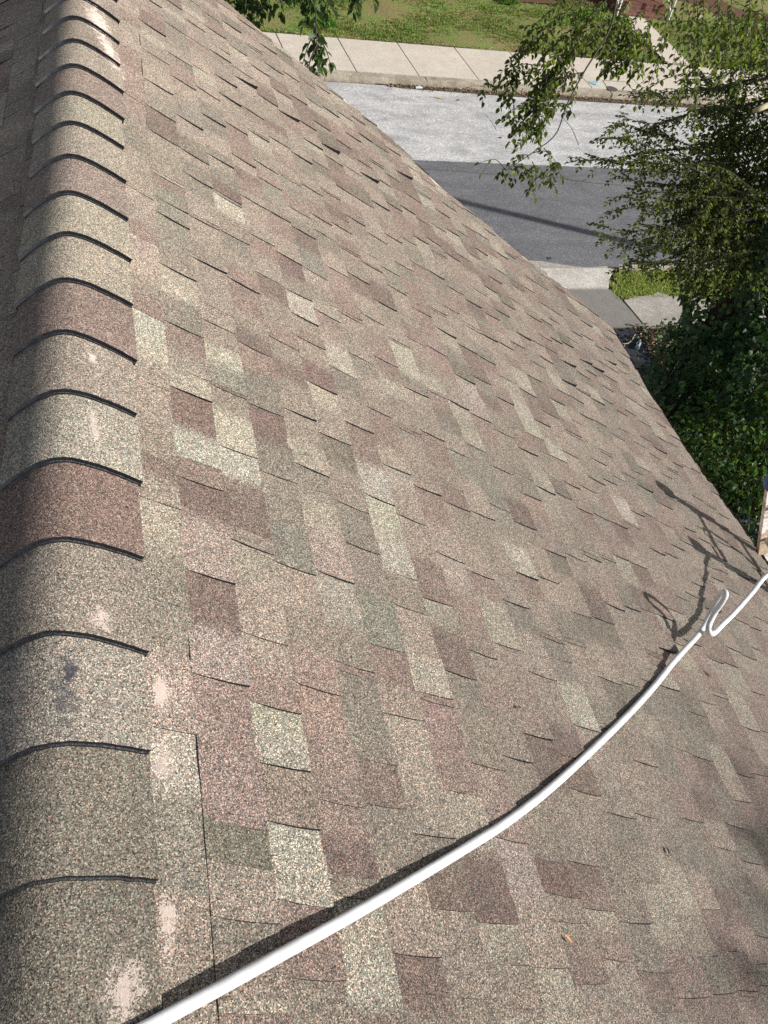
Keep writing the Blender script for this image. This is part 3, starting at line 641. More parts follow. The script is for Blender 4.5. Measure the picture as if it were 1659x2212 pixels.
# ------------------------------------------------------------------ greenery
GREENS = [(.045, .075, .018), (.060, .085, .022), (.075, .100, .024), (.050, .062, .022), (.035, .055, .016), (.110, .125, .030)]
def gcol(pal=GREENS, br=1.):
    c = random.choice(pal); k = U(.8, 1.2)*br; return (c[0]*k, c[1]*k, c[2]*k)
def rv():
    while True:
        v = Vector((U(-1, 1), U(-1, 1), U(-1, 1)))
        if .05 < v.length < 1: return v
def leafy_stem(lb, tb, pts, size, spacing, sidelen=.0, sr=.004, droop=.6, pal=GREENS, side_prob=.5, er=.0015, start=0.):
    sp = smooth_path(pts, 6); n = len(sp)
    if tb is not None: tb.tube(sp, [sr+(er-sr)*i/(n-1) for i in range(n)], 5, cap=False)
    acc = 0; alt = 1; tot = sum((sp[i+1]-sp[i]).length for i in range(n-1)); run = 0
    for i in range(n-1):
        seg = sp[i+1]-sp[i]; ln = seg.length; d = seg.normalized(); t = spacing-acc
        while t < ln:
            p = sp[i]+d*t; alt = -alt; fr = (run+t)/tot
            if fr >= start:
                s = d.cross(Vector((U(-.3, .3), U(-.3, .3), 1))).normalized()*alt
                if sidelen and rnd() < side_prob:
                    dirn = (d*U(.3, .9)+s*U(.5, 1)+Vector((0, 0, -droop*U(.2, 1)))+rv()*.3).normalized()
                    l2 = sidelen*U(.4, 1.1)*(1-.5*fr)
                    q = p+dirn*l2+Vector((0, 0, -droop*l2*.4))
                    leafy_stem(lb, tb, [p, p.lerp(q, .5)+Vector((0, 0, .06*l2)), q], size, spacing, 0, sr*.5, droop=droop, pal=pal)
                put_leaf(lb, p, (d*.5+s+Vector((0, 0, -droop*U(.1, 1)))+rv()*.45).normalized(), size*U(.65, 1.15), pal)
            t += spacing*U(.7, 1.3)
        acc = ln-(t-spacing) if t > ln else 0; acc = max(0, min(acc, spacing*.9)); run += ln
    put_leaf(lb, sp[-1], ((sp[-1]-sp[-2]).normalized()+rv()*.3).normalized(), size, pal)
def put_leaf(lb, p, d, size, pal=GREENS, wd=.62, upbias=.8, br=1.):
    up = (Vector((0, 0, upbias))+rv()*.6); up = up-d*up.dot(d)
    if up.length < .05: up = Vector((1, 0, 0)).cross(d)
    up.normalize(); lb.leaf(p, d, d.cross(up), up, size, size*wd*U(.85, 1.15), gcol(pal, br), U(.1, .35))
def mass(lb, tb, c, rad, n_clumps, per, size, pal=GREENS, wd=.62, clr=.22, zmin=None, gap=0, shell=.25):
    c = Vector(c)
    for _ in range(n_clumps):
        v = rv().normalized()*(shell+(1-shell)*rnd()**.55)
        q = c+Vector((v.x*rad[0], v.y*rad[1], v.z*rad[2]))
        if zmin is not None and q.z < zmin: q.z = zmin+U(0, .2)
        br = U(.7, 1.35); axis = (rv()+Vector((v.x, v.y, -.2))).normalized()
        if tb is not None and rnd() < .4: tb.tube([q-axis*clr*1.6, q, q+axis*clr], [.006, .004, .002], 4, cap=False)
        for k in range(per):
            o = rv()*clr; o.z *= .6; p = q+o+axis*U(-clr, clr)
            put_leaf(lb, p, (o.normalized()*.6+axis*.5+Vector((0, 0, -.35))+rv()*.5).normalized(), size*U(.65, 1.2), pal, wd, br=br)

# --- street tree reaching over the road from the right
tree = empty('street_tree'); tag(tree, 'leafy tree whose branches reach over the road at right', 'tree')
TB = Gd(1440, 900)
tb = MB(); lb = MB()
trunk = [TB+Vector((0, 0, -.05)), TB+Vector((.05, .02, 1.5)), TB+Vector((.2, .1, 3.)), TB+Vector((.55, .15, 4.6)), TB+Vector((1.0, .3, 6.5)), TB+Vector((1.3, .4, 9))]
b = MB(); b.tube(smooth_path(trunk, 5), [.26-.006*i for i in range(26)], 12); b.obj('trunk', M_bark, tree, smooth=True)
SP = [  # branch sprays: list of (u, v, depth)
 [(1800, 330, 9.0), (1640, 420, 8.8), (1525, 380, 8.6), (1400, 352, 8.5), (1255, 346, 8.5)],
 [(1525, 380, 8.6), (1430, 330, 8.5), (1370, 305, 8.4), (1299, 298, 8.4)],
 [(1640, 420, 9.0), (1520, 330, 8.9), (1420, 290, 8.8), (1338, 270, 8.8)],
 [(1640, 430, 8.8), (1520, 425, 8.6), (1420, 415, 8.5), (1318, 427, 8.5)],
 [(1640, 440, 9.2), (1540, 470, 9.0), (1440, 490, 8.9), (1360, 500, 8.8), (1292, 487, 8.8)],
 [(1620, 450, 9.2), (1520, 450, 9.0), (1400, 445, 8.9), (1318, 456, 8.9)],
 [(1640, 470, 9.2), (1560, 490, 9.1), (1470, 520, 9.0), (1400, 545, 8.9), (1348, 586, 8.8)],
 [(1640, 540, 9.3), (1560, 555, 9.2), (1490, 560, 9.1), (1418, 571, 9.1)],
 [(1700, 150, 9.0), (1600, 185, 8.8), (1500, 195, 8.7), (1430, 200, 8.7), (1372, 212, 8.6)],
 [(1700, 200, 9.2), (1600, 230, 9.0), (1520, 240, 8.9), (1440, 262, 8.8), (1395, 290, 8.8)],
 [(1700, 240, 9.4), (1600, 300, 9.2), (1500, 320, 9.0), (1400, 330, 9.0), (1330, 350, 9.0)],
 [(1690, 120, 9.1), (1600, 150, 9.0), (1540, 170, 9.0), (1490, 172, 9.0)],
 [(1660, 330, 9.5), (1560, 370, 9.3), (1480, 400, 9.2), (1390, 395, 9.1), (1330, 380, 9.1)],
 [(1660, 520, 9.5), (1580, 520, 9.3), (1520, 540, 9.2), (1450, 600, 9.1)],
 [(1650, 430, 9.4), (1560, 430, 9.2), (1490, 470, 9.1), (1440, 500, 9.0), (1400, 520, 9.0)],
]
DK = [(.075, .11, .024), (.098, .135, .030), (.085, .092, .032), (.125, .16, .034), (.18, .22, .04), (.07, .075, .03)]
for s in SP:
    pts = [P(*q) for q in s]
    leafy_stem(lb, tb, pts, .052, .028, .42, .012, droop=.35, pal=DK, side_prob=.5, start=.12)
    q_ = [p+rv()*.22*(1 if i else 0) for i, p in enumerate(pts)]; q_[-1] = pts[-1].lerp(pts[-2], .35)+rv()*.25
    leafy_stem(lb, tb, q_, .050, .034, .38, .008, droop=.35, pal=DK, side_prob=.45, start=.2)
# hanging sprays nearer the camera
HG = [
 [(1340, -60, 6.6), (1322, 49, 6.5), (1290, 110, 6.45), (1262, 155, 6.4), (1225, 225, 6.35), (1200, 290, 6.3), (1150, 330, 6.3), (1093, 368, 6.3)],
]
tb.tube(smooth_path([P(*q) for q in HG[0]], 8), [.0095-.00012*i for i in range(57)], 6)
hang = []
for i in range(60):
    f_ = rnd(); u0 = 1262-(f_*150)+U(-30, 60); v0 = U(0, 330)
for (u0, v0, u1, v1, dp, sp_n) in [
 (1260, 0, 1075, 165, 6.6, .03), (1240, -20, 1110, 120, 6.7, .03), (1300, 20, 1150, 150, 6.5, .026), (1200, 60, 1090, 170, 6.6, .03), (1330, 40, 1190, 130, 6.4, .026), (1310, 0, 1230, 110, 6.6, .026), (1290, 60, 1160, 210, 6.5, .024), (1250, 90, 1180, 190, 6.5, .024),
 (1262, 155, 1130, 230, 6.4, .026), (1240, 120, 1150, 200, 6.5, .024), (1150, 140, 1085, 175, 6.6, .03), (1200, 190, 1110, 262, 6.4, .028), (1185, 180, 1140, 270, 6.4, .026), (1210, 150, 1100, 190, 6.5, .028), (1130, 150, 1092, 215, 6.6, .03), (1060, 190, 1040, 198, 6.6, .03),
 (1190, 210, 1080, 262, 6.35, .028), (1200, 240, 1115, 280, 6.3, .03), (1175, 250, 1100, 310, 6.3, .032), (1160, 290, 1120, 312, 6.3, .03), (1180, 170, 1165, 285, 6.35, .026), (1225, 225, 1175, 262, 6.3, .03),
 (1140, 335, 1085, 372, 6.3, .03), (1110, 360, 1145, 392, 6.3, .03), (1150, 330, 1205, 358, 6.3, .05), (1175, 320, 1190, 392, 6.3, .06), (1150, 350, 1155, 428, 6.3, .045), (1200, 350, 1190, 395, 6.3, .03), (1093, 368, 1037, 352, 6.3, .2),
 (1360, 0, 1300, 130, 6.5, .024), (1390, 20, 1310, 150, 6.6, .024), (1380, 60, 1340, 150, 6.5, .022), (1350, 30, 1370, 140, 6.5, .022), (1400, 40, 1380, 160, 6.6, .024), (1320, 70, 1320, 160, 6.5, .03),
 (1450, -20, 1420, 130, 6.8, .04), (1480, -10, 1450, 150, 6.8, .04), (1500, 0, 1470, 190, 6.9, .034), (1520, -10, 1500, 200, 6.9, .034), (1550, -10, 1540, 150, 7, .034), (1580, 0, 1560, 170, 7.1, .034), (1440, 90, 1370, 160, 6.8, .045), (1430, 120, 1390, 205, 6.8, .05),
 (1500, 120, 1455, 230, 6.9, .05), (1505, -10, 1498, 300, 6.9, .036), (1620, -10, 1600, 140, 7.2, .03), (1470, 160, 1350, 230, 7, .08), (1640, 20, 1590, 200, 7.4, .03)]:
    a, c_ = P(u0, v0, dp+.15), P(u1, v1, dp); mid = a.lerp(c_, .5)+Vector((0, 0, .06))
    leafy_stem(lb, tb, [a, mid, c_], .054, sp_n, .16, .004, droop=1., pal=DK+[(.10, .12, .03)], side_prob=.35, start=.0)
# twigs joining the hanging sprays to the limb above the frame
limb = [TB+Vector((1.3, .4, 8.6)), P(1680, -120, 8.), P(1500, -140, 7.1), P(1380, -110, 6.7), P(1250, -90, 6.8)]
tb.tube(smooth_path(limb, 6), [.09-.003*i for i in range(25)], 8)
limb2 = [TB+Vector((.9, .3, 5.6)), P(1800, 330, 9.), P(1690, 400, 8.9)]
tb.tube(smooth_path(limb2, 6), [.08-.003*i for i in range(13)], 8)
# dense crown at the right edge
for (u, v, dp, r, nc) in [(1665, 130, 9.4, (.5, .6, .5), 45), (1640, 250, 9.5, (.5, .6, .45), 90), (1600, 360, 9.6, (.6, .6, .5), 150), (1570, 470, 9.7, (.55, .6, .45), 110), (1650, 460, 9.8, (.7, .7, .6), 130), (1560, 560, 9.8, (.5, .5, .45), 80), (1675, 20, 9.5, (.5, .5, .5), 30),
                         (1600, 90, 8.2, (.35, .4, .3), 30), (1500, 430, 9.4, (.35, .35, .3), 40), (1560, 300, 9.3, (.35, .35, .3), 40)]:
    mass(lb, tb, P(u, v, dp), r, nc, 13, .056, DK+[(.10, .13, .03)], clr=.17)
tb.obj('branch', M_twig, tree, smooth=True); lb.obj('crown', M_leaf, tree, colors=True)

# --- ivy climbing the trunk
IV = [(.036, .082, .034), (.048, .102, .040), (.070, .130, .042), (.040, .088, .046), (.11, .17, .05)]
ivb = MB()
def trunk_at(z):
    for a, c_ in zip(trunk, trunk[1:]):
        if z <= c_.z: return a.lerp(c_, (z-a.z)/(c_.z-a.z))
    return trunk[-1]
for _ in range(11000):
    z = U(.05, 6.2); c_ = trunk_at(z); an = U(0, 6.283)
    r = .42+.22*math.sin(an*2+z*1.3)+.2*math.sin(z*2.1+an)+.16*math.sin(z*5+an*3)+max(0, 1.3-z)*.35; r = max(.40, r)*U(.86, 1.04)
    if 2.2 < z < 4.6: r += .16*math.sin((z-2.2)/2.4*math.pi)
    p = c_+Vector((math.cos(an)*r, math.sin(an)*r, 0)); o = Vector((math.cos(an), math.sin(an), .1))
    d = (Vector((0, 0, -1))+o*.5+rv()*.5).normalized(); up = (o+rv()*.35); up -= d*up.dot(d); up.normalize()
    ivb.leaf(p, d, d.cross(up), up, U(.05, .085), U(.05, .085), gcol(IV), .1)
ivy = empty('ivy'); tag(ivy, 'dark glossy ivy wrapping the trunk of the tree by the pavement', 'ivy')
ivb.obj('foliage', M_ivy, ivy, colors=True)
sb = MB()
for k in range(7):
    an0 = k*.9; sb.tube([trunk_at(z)+Vector((math.cos(an0+z*.5), math.sin(an0+z*.5), 0))*.29 for z in np.linspace(.02, 6, 20)], .012, 5)
sb.obj('stem', M_bark, ivy)

# --- shrubs below, in the shade
SHR = [(.045, .095, .026), (.06, .115, .03), (.085, .14, .032), (.042, .10, .042), (.11, .15, .04)]
def shrub(label, base, rad, zc, nc, size, wd, pal, per=14):
    r = empty('shrub'); tag(r, label, 'shrub', 'shade shrubs beside the house'); l_ = MB(); s_ = MB(); base = Vector((base[0], base[1], 0))
    mass(l_, None, base+Vector((0, 0, zc)), rad, nc, per, size, pal, wd, clr=.2, zmin=.06, shell=.45)
    for k in range(9):
        an = k*.7+U(0, .3); q = base+Vector((math.cos(an)*rad[0]*U(.3, .8), math.sin(an)*rad[1]*U(.3, .8), zc+rad[2]*U(0, .8)))
        s_.tube(smooth_path([base+Vector((U(-.1, .1), U(-.1, .1), 0)), base.lerp(q, .5)+rv()*.15, q], 4), [.014-.001*i for i in range(9)], 5)
    l_.obj('foliage', M_leaf, r, colors=True); s_.obj('stem', M_bark, r)
def gp(u, v, z): p = Gd(u, v, z); return (p.x, p.y)
shrub('broad maple-leaved bush highest up beneath the ivy at the right edge', gp(1620, 800, 1.4), (.95, .8, 1.0), 1.4, 120, .10, .95, [(.02, .055, .022), (.03, .07, .025), (.04, .085, .03)])
shrub('low bush with yellow-green leaves between ivy trunk and roof edge', gp(1490, 980, .7), (.55, .5, .6), .65, 60, .075, .75, SHR)
shrub('dark bush at the right edge above the ladder', gp(1620, 960, .9), (.9, .8, .7), .8, 90, .085, .7, SHR)
shrub('bush with scattered yellowing leaves just above the ladder end', gp(1610, 1030, .5), (.7, .6, .45), .5, 60, .08, .75, [(.05, .095, .025), (.035, .075, .022), (.085, .12, .03)])
# --- ground cover and leaf litter
gc = MB()
for _ in range(9000):
    x, y = U(7.2, 11.5), U(3.2, 9.3)
    dn_ = math.sin(x*2.1+y)*.5+math.sin(y*1.9-x*1.3)*.5
    if x < 8.0+.25*math.sin(y*2)-.12*(9.3-y) and y > 6.0 and rnd() < .9: continue
    if dn_ < -.3 and rnd() < .5: continue
    z = U(.03, .22)+.12*max(0, dn_)
    put_leaf(gc, Vector((x, y, z)), (rv()+Vector((0, 0, .1))).normalized(), U(.045, .085), IV+[(.05, .08, .02)], .85, 1.5)
o = gc.obj('ground_cover', M_ivy, colors=True); tag(o, 'dark green leafy ground cover in the shade beside the driveway', 'ground cover', kind='stuff')
LT = [(.24, .14, .07), (.16, .09, .05), (.32, .22, .12), (.10, .06, .04), (.42, .33, .20)]
lt = MB()
for _ in range(7000):
    x, y = U(7.6, 9.6), U(3.6, 9.36)
    if rnd() < (x-7.6)/1.6: continue
    put_leaf(lt, Vector((x, y, U(.012, .05))), Vector((U(-1, 1), U(-1, 1), U(-.1, .25))).normalized(), U(.03, .07), LT, .6, 2.5)
for _ in range(1500):   # gutter litter across the street
    x = U(5.3, 15); y = 18.03-abs(random.gauss(0, .08))
    put_leaf(lt, Vector((x, y, U(.02, .05))), Vector((U(-1, 1), U(-1, 1), U(-.1, .25))).normalized(), U(.025, .06), LT, .6, 2.5)
for _ in range(500):
    x = U(3, 15); y = 20.12+abs(random.gauss(0, .05))-.02
    put_leaf(lt, Vector((x, y, .16)), Vector((U(-1, 1), U(-1, 1), U(-.1, .25))).normalized(), U(.03, .06), LT+[(.4, .33, .12)], .6, 2.5)
o = lt.obj('leaf_litter', M_litter, colors=True); tag(o, 'brown dry leaf litter on the soil and along the kerb', 'leaf litter', kind='stuff')
# --- grass
def grass(name, n, fn, h, wdt, pal, label):
    g = MB()
    for _ in range(n):
        q = fn()
        if q is None: continue
        x, y, z, k = q
        for _b in range(4):
            an = U(0, 6.28); hh = h*U(.5, 1.2)*k; d = Vector((math.cos(an), math.sin(an), 0)); p = Vector((x, y, z))+d*U(0, .03)
            s = Vector((-d.y, d.x, 0))*wdt; g.add([p-s, p+s, p+d*hh*U(.3, .9)+Vector((0, 0, hh))], [(0, 1, 2)], gcol(pal))
    o = g.obj(name, M_grass, colors=True); tag(o, label, 'grass', kind='stuff'); return o
GP = [(.11, .22, .03), (.16, .26, .04), (.21, .23, .06), (.27, .21, .09), (.08, .19, .025)]
def far_pt():
    x, y = U(0, 22), U(20.16, 24.2)
    if 13.35 < x < 14.3: return None
    dn_ = 2.2*pnoise.noise(Vector((x*.55, y*.9, 3)))+1.2*pnoise.noise(Vector((x*2.1, y*2.6, 7)))
    if dn_ < U(-1.3, .7): return None
    return x, y, LZ+.01*(y-20), 1+.3*dn_
grass('grass', 26000, far_pt, .05, .011, GP, 'patchy grass and weeds on the lawn across the road')
def near_pt():
    x, y = U(7.66, 12), U(10.12, 10.98)
    if x < 7.85 and y > 10.75-(x-7.63): return None
    if x > 8.1 and y < 10.22+.06*math.sin(x*5): return None
    return x, y, .01, 1.0
grass('grass', 8500, near_pt, .045, .008, [(.27, .35, .07), (.34, .37, .11), (.18, .28, .04), (.40, .35, .18)], 'bright grass strip between the kerb and near pavement')
# broad weeds on the lawn
for (u, v, s, lab) in [(700, 60, .22, 'broad-leaved weed clump on the lawn nearest the roof edge'), (1095, 8, .3, 'bright green weed clump at the top of the lawn'), (1262, 42, .25, 'weed clump left of the garden path'), (1335, 55, .3, 'leafy clump beside the garden path near the brick steps'), (1350, 130, .2, 'weed clump at the pavement corner of the garden path')]:
    p = Gd(u, v, .12); wb = MB()
    for _ in range(130):
        q = p+Vector((U(-s, s)*.9, U(-s, s)*.9, U(.02, .14))); put_leaf(wb, q, (rv()+Vector((0, 0, .6))).normalized(), U(.08, .15), [(.07, .17, .02), (.10, .22, .03), (.05, .13, .02)], .4)
    o = wb.obj('weed', M_leaf, colors=True); tag(o, lab, 'weed', 'weeds on the far lawn')

# --- tree overhanging beyond the roof's far end
ot = empty('garden_tree'); tag(ot, 'tree whose leafy twigs hang past the far end of the roof at top', 'tree')
tb = MB(); lb = MB(); OB = Vector((-3.6, 9.2, 0))
b = MB(); b.tube(smooth_path([OB, OB+Vector((.1, 0, 3)), OB+Vector((.2, -.3, 6)), OB+Vector((.4, -.6, 8.5))], 5), [.2-.007*i for i in range(16)], 12); b.obj('trunk', M_bark, ot, smooth=True)
lm = [OB+Vector((.2, -.4, 6.8)), Vector((-1.6, 6.6, 8.1)), P(480, -260, 4.8), P(620, -150, 4.4), P(780, -110, 4.3)]
tb.tube(smooth_path(lm, 6), [.06-.0018*i for i in range(25)], 7)
OGP = [(.045, .085, .022), (.060, .105, .028), (.035, .065, .020), (.08, .12, .035)]
for (pp, s, sd) in [
 ([(672, -120, 5.10), (680, -40, 5.05), (682, 40, 5.00), (684, 100, 4.95), (688, 168, 4.90)], .062, .13),
 ([(684, 60, 5.00), (665, 100, 4.95), (650, 152, 4.95)], .060, .07), ([(684, 70, 5.00), (705, 110, 4.95), (712, 135, 4.95)], .06, .06), ([(685, 95, 4.95), (668, 140, 4.93), (680, 172, 4.90)], .06, .05),
 ([(690, -60, 5.05), (705, -5, 5.05), (718, 20, 5.05)], .06, .08), ([(640, -60, 5.05), (640, -20, 5.05), (652, 8, 5.05)], .06, .08), ([(740, -80, 5.05), (760, -30, 5.05), (772, 8, 5.05)], .062, .08),
 ([(790, -60, 5.05), (800, -20, 5.05), (808, 6, 5.05)], .06, .05), ([(540, -100, 5.35), (535, -20, 5.30), (530, 20, 5.25), (545, 55, 5.25)], .06, .16), ([(510, -100, 5.35), (505, -20, 5.35), (512, 25, 5.30)], .06, .16),
 ([(570, -100, 5.35), (570, -20, 5.25), (577, 25, 5.25)], .06, .13), ([(610, -90, 5.25), (610, -30, 5.25), (600, 12, 5.25)], .06, .1), ([(490, -90, 5.45), (480, -20, 5.45), (478, 8, 5.45)], .06, .12), ([(555, -90, 5.35), (556, 10, 5.25), (553, 48, 5.25)], .055, .1)]:
    leafy_stem(lb, tb, [P(*q) for q in pp], s*1.15, .034, sd*1.15, .006, droop=1.1, pal=OGP, side_prob=.45, start=.25)
for _ in range(16):
    u = U(430, 850); a = P(u, -150, 4.6); leafy_stem(lb, tb, [a, a+Vector((U(-.2, .2), U(-.2, .2), -.05)), P(u+U(-40, 40), U(-60, -22), 4.5)], .06, .03, .15, .005, droop=1, pal=OGP)
for _ in range(10):
    c_ = Vector((U(-3.5, 0), U(6, 9), U(7.6, 9.5))); mass(lb, tb, c_, (.8, .8, .5), 22, 10, .06, OGP)
tb.obj('branch', M_twig, ot, smooth=True); lb.obj('crown', M_leaf, ot, colors=True)

# --- unseen tree added to shade the bushes, and the utility pole whose shadow crosses the road
st = empty('added_shade_tree'); tag(st, 'dense unseen tree added beyond the right edge to shade the bushes', 'tree')
b = MB(); b.tube(smooth_path([(13, 3.4, 0), (12.9, 3.5, 2.5), (12.7, 3.7, 5), (12.6, 3.8, 7.2)], 5), [.28-.014*i for i in range(16)], 12); b.obj('trunk', M_bark, st, smooth=True)
lb = MB(); mass(lb, None, (12.9, 3.7, 4.9), (2.5, 3.1, 2.7), 130, 12, .17, DK, .8, clr=.5); lb.obj('crown', M_leaf, st, colors=True)
gt = empty('added_round_tree'); tag(gt, 'unseen round crowned tree added to shade the lower right roof corner', 'tree')  # unseen crown added and shaped to cast shade on the lower right roof
b = MB(); b.tube(smooth_path([(8.3, -3.5, 0), (8.25, -3.4, 3), (8.2, -3.3, 6.8)], 5), [.2-.01*i for i in range(11)], 12); b.obj('trunk', M_bark, gt, smooth=True)
lb = MB(); mass(lb, None, (8.15, -3.24, 7.72), (1.15, 1.2, 1.25), 260, 12, .13, DK, .8, clr=.2); lb.obj('crown', M_leaf, gt, colors=True)
up_ = empty('utility_pole'); tag(up_, 'wooden utility pole by the kerb that throws the long shadow over the road', 'utility pole')
b = MB(); b.tube([(12.35, 10.36, 0), (12.35, 10.36, 6), (12.35, 10.36, 11.5)], [.105, .095, .085], 14); b.obj('pole', M_pole, up_, smooth=True)
b = MB(); b.box((11.2, 10.20, 10.6), (13.5, 10.30, 10.72)); b.obj('crossarm', M_pole, up_)

# pale broken branch stub at the right edge
b = MB(); b.tube([P(1628, 241, 8.), P(1645, 233, 8.), P(1700, 210, 8.1)], [.026, .03, .03], 8); o = b.obj('dead_branch', M_pale, smooth=True)
tag(o, 'short pale broken branch stub catching the sun among the leaves at right', 'branch')

# ------------------------------------------------------------------ small things
def disc(name, p, r, z, m, n=20, h=.012):
    b = MB(); b.tube([(p.x, p.y, z-h), (p.x, p.y, z)], r, n); return b.obj(name, m)
p = Gd(1322, 192, .14)
o = disc('access_cover', p, .14, .146, M_metal); tag(o, 'small round iron cover set in the far pavement', 'access cover')
b = MB()
for q in ((-.45, -.30, .45, -.29), (-.45, .29, .45, .30), (-.46, -.30, -.45, .30), (.45, -.30, .46, .30)):
    pass
c0, c1, c2, c3 = Gd(1302, 174, .14), Gd(1352, 177, .14), Gd(1372, 200, .14), Gd(1317, 197, .14)
def strip(a, c_, wd=.007, z=.1445):
    d = (c_-a).normalized(); s = Vector((-d.y, d.x, 0))*wd; b.add([(a-s)[:2]+(z,) if 0 else (a.x-s.x, a.y-s.y, z), (c_.x-s.x, c_.y-s.y, z), (c_.x+s.x, c_.y+s.y, z), (a.x+s.x, a.y+s.y, z)], [(0, 1, 2, 3)])
strip(c0, c1); strip(c1, c2); strip(c0, c3)
s0, s1 = Gd(1022, 184, .14), Gd(1070, 190, .14); strip(s0, s1, .005)
tag(b.obj('pavement_saw_cut', M_joint), kind='structure')
def scrap(name, u, v, z, pts, m, label, cat):
    p = Gd(u, v, z); b = MB(); n = len(pts)
    top = [(p.x+x, p.y+y, z+.006+abs(x*y)*.5+h) for x, y, h in pts]; bot = [(x, y, zz-.003) for x, y, zz in top]
    b.add(top+bot, [tuple(range(n)), tuple(range(2*n-1, n-1, -1))]+[(i, i+n, (i+1) % n+n, (i+1) % n) for i in range(n)])
    o = b.obj(name, m); tag(o, label, cat); return o
scrap('paper_scrap', 1284, 180, .14, [(-.13, -.02, 0), (-.02, -.11, .01), (.10, -.08, 0), (.12, .03, .02), (-.04, .10, .01), (-.13, .07, 0)], M_paper, 'pale blue crumpled paper on the far pavement', 'litter')
scrap('paper_scrap', 905, 191, .03, [(-.08, -.03, 0), (.05, -.05, .02), (.09, .01, .01), (.02, .06, .03), (-.07, .04, .01)], M_wpaper, 'white paper scrap in the gutter among brown leaves', 'litter')
scrap('paper_scrap', 1775*.864, 112, .16, [(-.05, -.06, 0), (.05, -.06, .02), (.06, .06, .01), (-.04, .07, .03)], M_wpaper, 'white scrap on the grass right of the garden path', 'litter')
M_yl = flat_mat('yellow_leaf', (.45, .32, .06), .7, 30, .3); M_bl = flat_mat('dark_dry_leaf', (.06, .045, .04), .8, 30, .3); M_or = flat_mat('orange_leaf', (.55, .28, .10), .7, 60, .2); M_rd = flat_mat('red_brown_leaf', (.12, .035, .03), .7, 60, .3)
def fallen(u, v, z, ln, wd, an, m, label, roofp=False):
    b = MB()
    if roofp: c_ = RP(u, v, z); nrm = NR; ax = Vector((math.cos(an)*math.cos(RA), math.sin(an), -math.cos(an)*math.sin(RA)))
    else: c_ = Gd(u, v, z); nrm = Vector((0, 0, 1)); ax = Vector((math.cos(an), math.sin(an), 0))
    sd = nrm.cross(ax); pts = []
    for t, ww in ((0, 0), (.25, .8), (.55, 1), (.8, .6), (1, 0)): pts.append((t, ww))
    top = []
    for t, ww in pts: top.append(c_+ax*(ln*(t-.5))+sd*(wd*.5*ww)+nrm*(.004+.2*wd*ww))
    for t, ww in reversed(pts[1:-1]): top.append(c_+ax*(ln*(t-.5))-sd*(wd*.5*ww)+nrm*(.004+.2*wd*ww))
    mid = c_+nrm*.003; n = len(top); b.add(top+[mid], [(i, (i+1) % n, n) for i in range(n)])
    b.tube([c_-ax*(ln*.5), c_-ax*(ln*.8)+nrm*.004], .0012 if roofp else .004, 4)
    o = b.obj('fallen_leaf', m); tag(o, label, 'leaf'); return o
fallen(948, 213, .012, .28, .05, -.3, M_yl, 'thin yellow leaf on the pale road surface below the kerb')
fallen(990, 217, .012, .1, .06, .5, M_bl, 'small dark leaf on the pale road surface right of the yellow leaf')
fallen(1354, 247, .012, .15, .06, .1, M_bl, 'dark leaf on the pale road surface below the iron cover')
fallen(1388, 264, .012, .26, .10, .05, M_bl, 'larger curled dark leaf on the road near the tree branches')
fallen(1081, 298, .012, .10, .05, 0, M_bl, 'small dark leaf near the middle of the pale road surface')
fallen(1187, 558, .01, .09, .06, .9, M_bl, 'small dark leaf on the asphalt just past the roof edge')
fallen(1226, 2029, .006, .024, .006, -.9, M_or, 'thin orange leaf sliver lying on the shingles at lower right', True)
fallen(1528, 1458, .006, .024, .012, -.8, M_rd, 'small reddish leaf on the shingles below the hose loop', True)
fallen(1119, 1520*1.0+8, .006, .012, .010, .3, M_bl, 'tiny dark leaf crumb on the shingles above the hose', True)
fallen(1440, 1838, .006, .022, .010, 1.2, M_bl, 'dark leaf bit on the shingles at the right', True)
fallen(1039, 1823, .006, .016, .010, .2, M_bl, 'dark leaf bit just below the hose in mid roof', True)
# bottle
bt = empty('plastic_bottle'); tag(bt, 'clear plastic water bottle with white cap on the leaf litter', 'bottle')
p0 = Gd(1376, 752, .04); p1 = Gd(1386, 729, .045); ax = (p1-p0).normalized(); p1 = p0+ax*.235
gm, t_, b_ = new_mat('clear_plastic'); b_.inputs['Base Color'].default_value = (.55, .66, .72, 1); b_.inputs['Roughness'].default_value = .12; b_.inputs['Transmission Weight'].default_value = .35; b_.inputs['Specular IOR Level'].default_value = .8
prf = [(0, .024), (.01, .034), (.06, .034), (.075, .031), (.10, .034), (.16, .034), (.19, .026), (.21, .014), (.222, .013)]
b = MB(); b.tube([p0+ax*t for t, r in prf], [r for t, r in prf], 14); b.obj('body', gm, bt, smooth=True)
b = MB(); b.tube([p0+ax*.222, p0+ax*.243], [.016, .016], 12); b.obj('cap', M_white, bt)
b = MB(); b.tube([p0+ax*.10, p0+ax*.15], [.0352, .0352], 14, cap=False); b.obj('band', M_paper, bt, smooth=True)
b = MB(); b.tube(smooth_path([Gd(1310, 728, .05), Gd(1345, 742, .08), Gd(1362, 738, .06), Gd(1372, 722, .04)], 4), .007, 5)
b.tube([Gd(1350, 742, .08), Gd(1346, 758, .05), Gd(1341, 770, .03)], .005, 5)
o = b.obj('twig', M_pale, smooth=True); tag(o, 'thin pale forked twig lying beside the plastic bottle', 'twig')

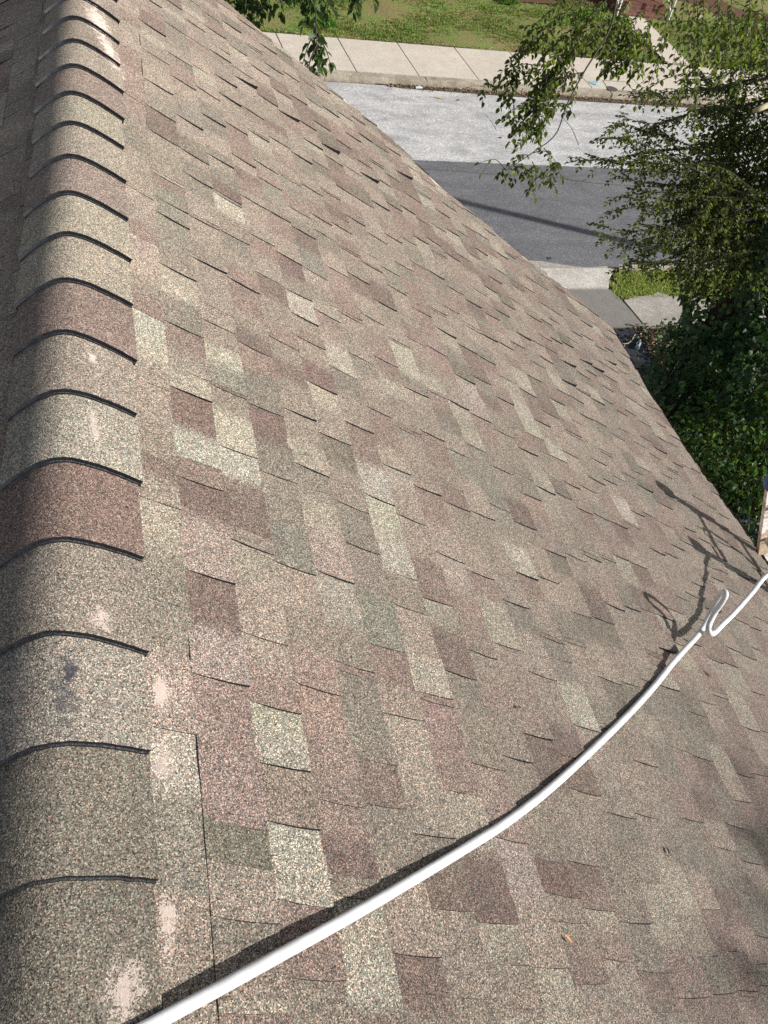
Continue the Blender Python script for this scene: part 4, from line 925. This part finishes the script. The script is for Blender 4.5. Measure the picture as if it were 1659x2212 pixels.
# ------------------------------------------------------------------ across the road: brick steps with white railings, houses
stp = empty('porch_steps'); tag(stp, 'red brick porch steps with white railings at the end of the garden path', 'steps')
for i in range(7):
    b = MB(); b.box((13.42, 23.32+.30*i, .0), (15.0, 23.32+.30*(i+1)+(.0 if i < 6 else 1.2), .17*(i+1)+.08)); b.obj('step', M_brick, stp)
for x in (13.36, 15.06):
    b = MB(); a = Vector((x, 23.3, 1.15)); c_ = Vector((x, 25.4, 2.35))
    b.tube([a, c_], .028, 6); b.tube([a-Vector((0, 0, .82)), c_-Vector((0, 0, .82))], .02, 6)
    for k in range(15):
        q = a.lerp(c_, k/14); b.tube([q-Vector((0, 0, .85)), q], .013 if k not in (0, 14) else .03, 5)
    b.tube([(x, 23.3, 0), (x, 23.3, 1.2)], .032, 6)
    o = b.obj('railing', M_white, stp)
bh = empty('brick_house'); tag(bh, 'dark brick house front behind the far lawn at the top edge', 'house')
b = MB(); b.box((-14, 25.6, 0), (17.2, 34, 6)); b.obj('wall', M_brick, bh)
b = MB(); b.box((-14.2, 25.45, .25), (13.1, 25.597, .75)); b.obj('plinth', M_pole, bh)
b = MB(); b.add([(-14.5, 25.1, 6), (17.7, 25.1, 6), (17.7, 34.5, 6), (-14.5, 34.5, 6), (-14.5, 29.8, 8.8), (17.7, 29.8, 8.8)], [(0, 1, 5, 4), (2, 3, 4, 5), (0, 4, 3), (1, 2, 5)]); b.obj('roof', M_tarm, bh)
for x in (-6, -1, 4, 9):
    b = MB(); b.box((x, 25.55, 2.2), (x+1.2, 25.598, 3.7)); o = b.obj('window', M_tarm, bh)
    f_ = MB(); f_.box((x-.07, 25.53, 2.12), (x+1.27, 25.549, 2.19)); f_.box((x-.07, 25.53, 3.71), (x+1.27, 25.549, 3.78)); f_.box((x-.07, 25.53, 2.19), (x, 25.549, 3.71)); f_.box((x+1.2, 25.53, 2.19), (x+1.27, 25.549, 3.71)); f_.obj('frame', M_white, o)
nh = empty('grey_house'); tag(nh, 'grey blue sided house glimpsed through leaves at top right corner', 'house')
b = MB(); b.box((18.6, 26.9, 0), (30, 34, 6)); b.obj('wall', M_siding, nh)
b = MB(); b.add([(18.2, 26.4, 6), (30.4, 26.4, 6), (30.4, 34.5, 6), (18.2, 34.5, 6), (18.2, 30.4, 8.8), (30.4, 30.4, 8.8)], [(0, 1, 5, 4), (2, 3, 4, 5), (0, 4, 3), (1, 2, 5)]); b.obj('roof', M_tarm, nh)
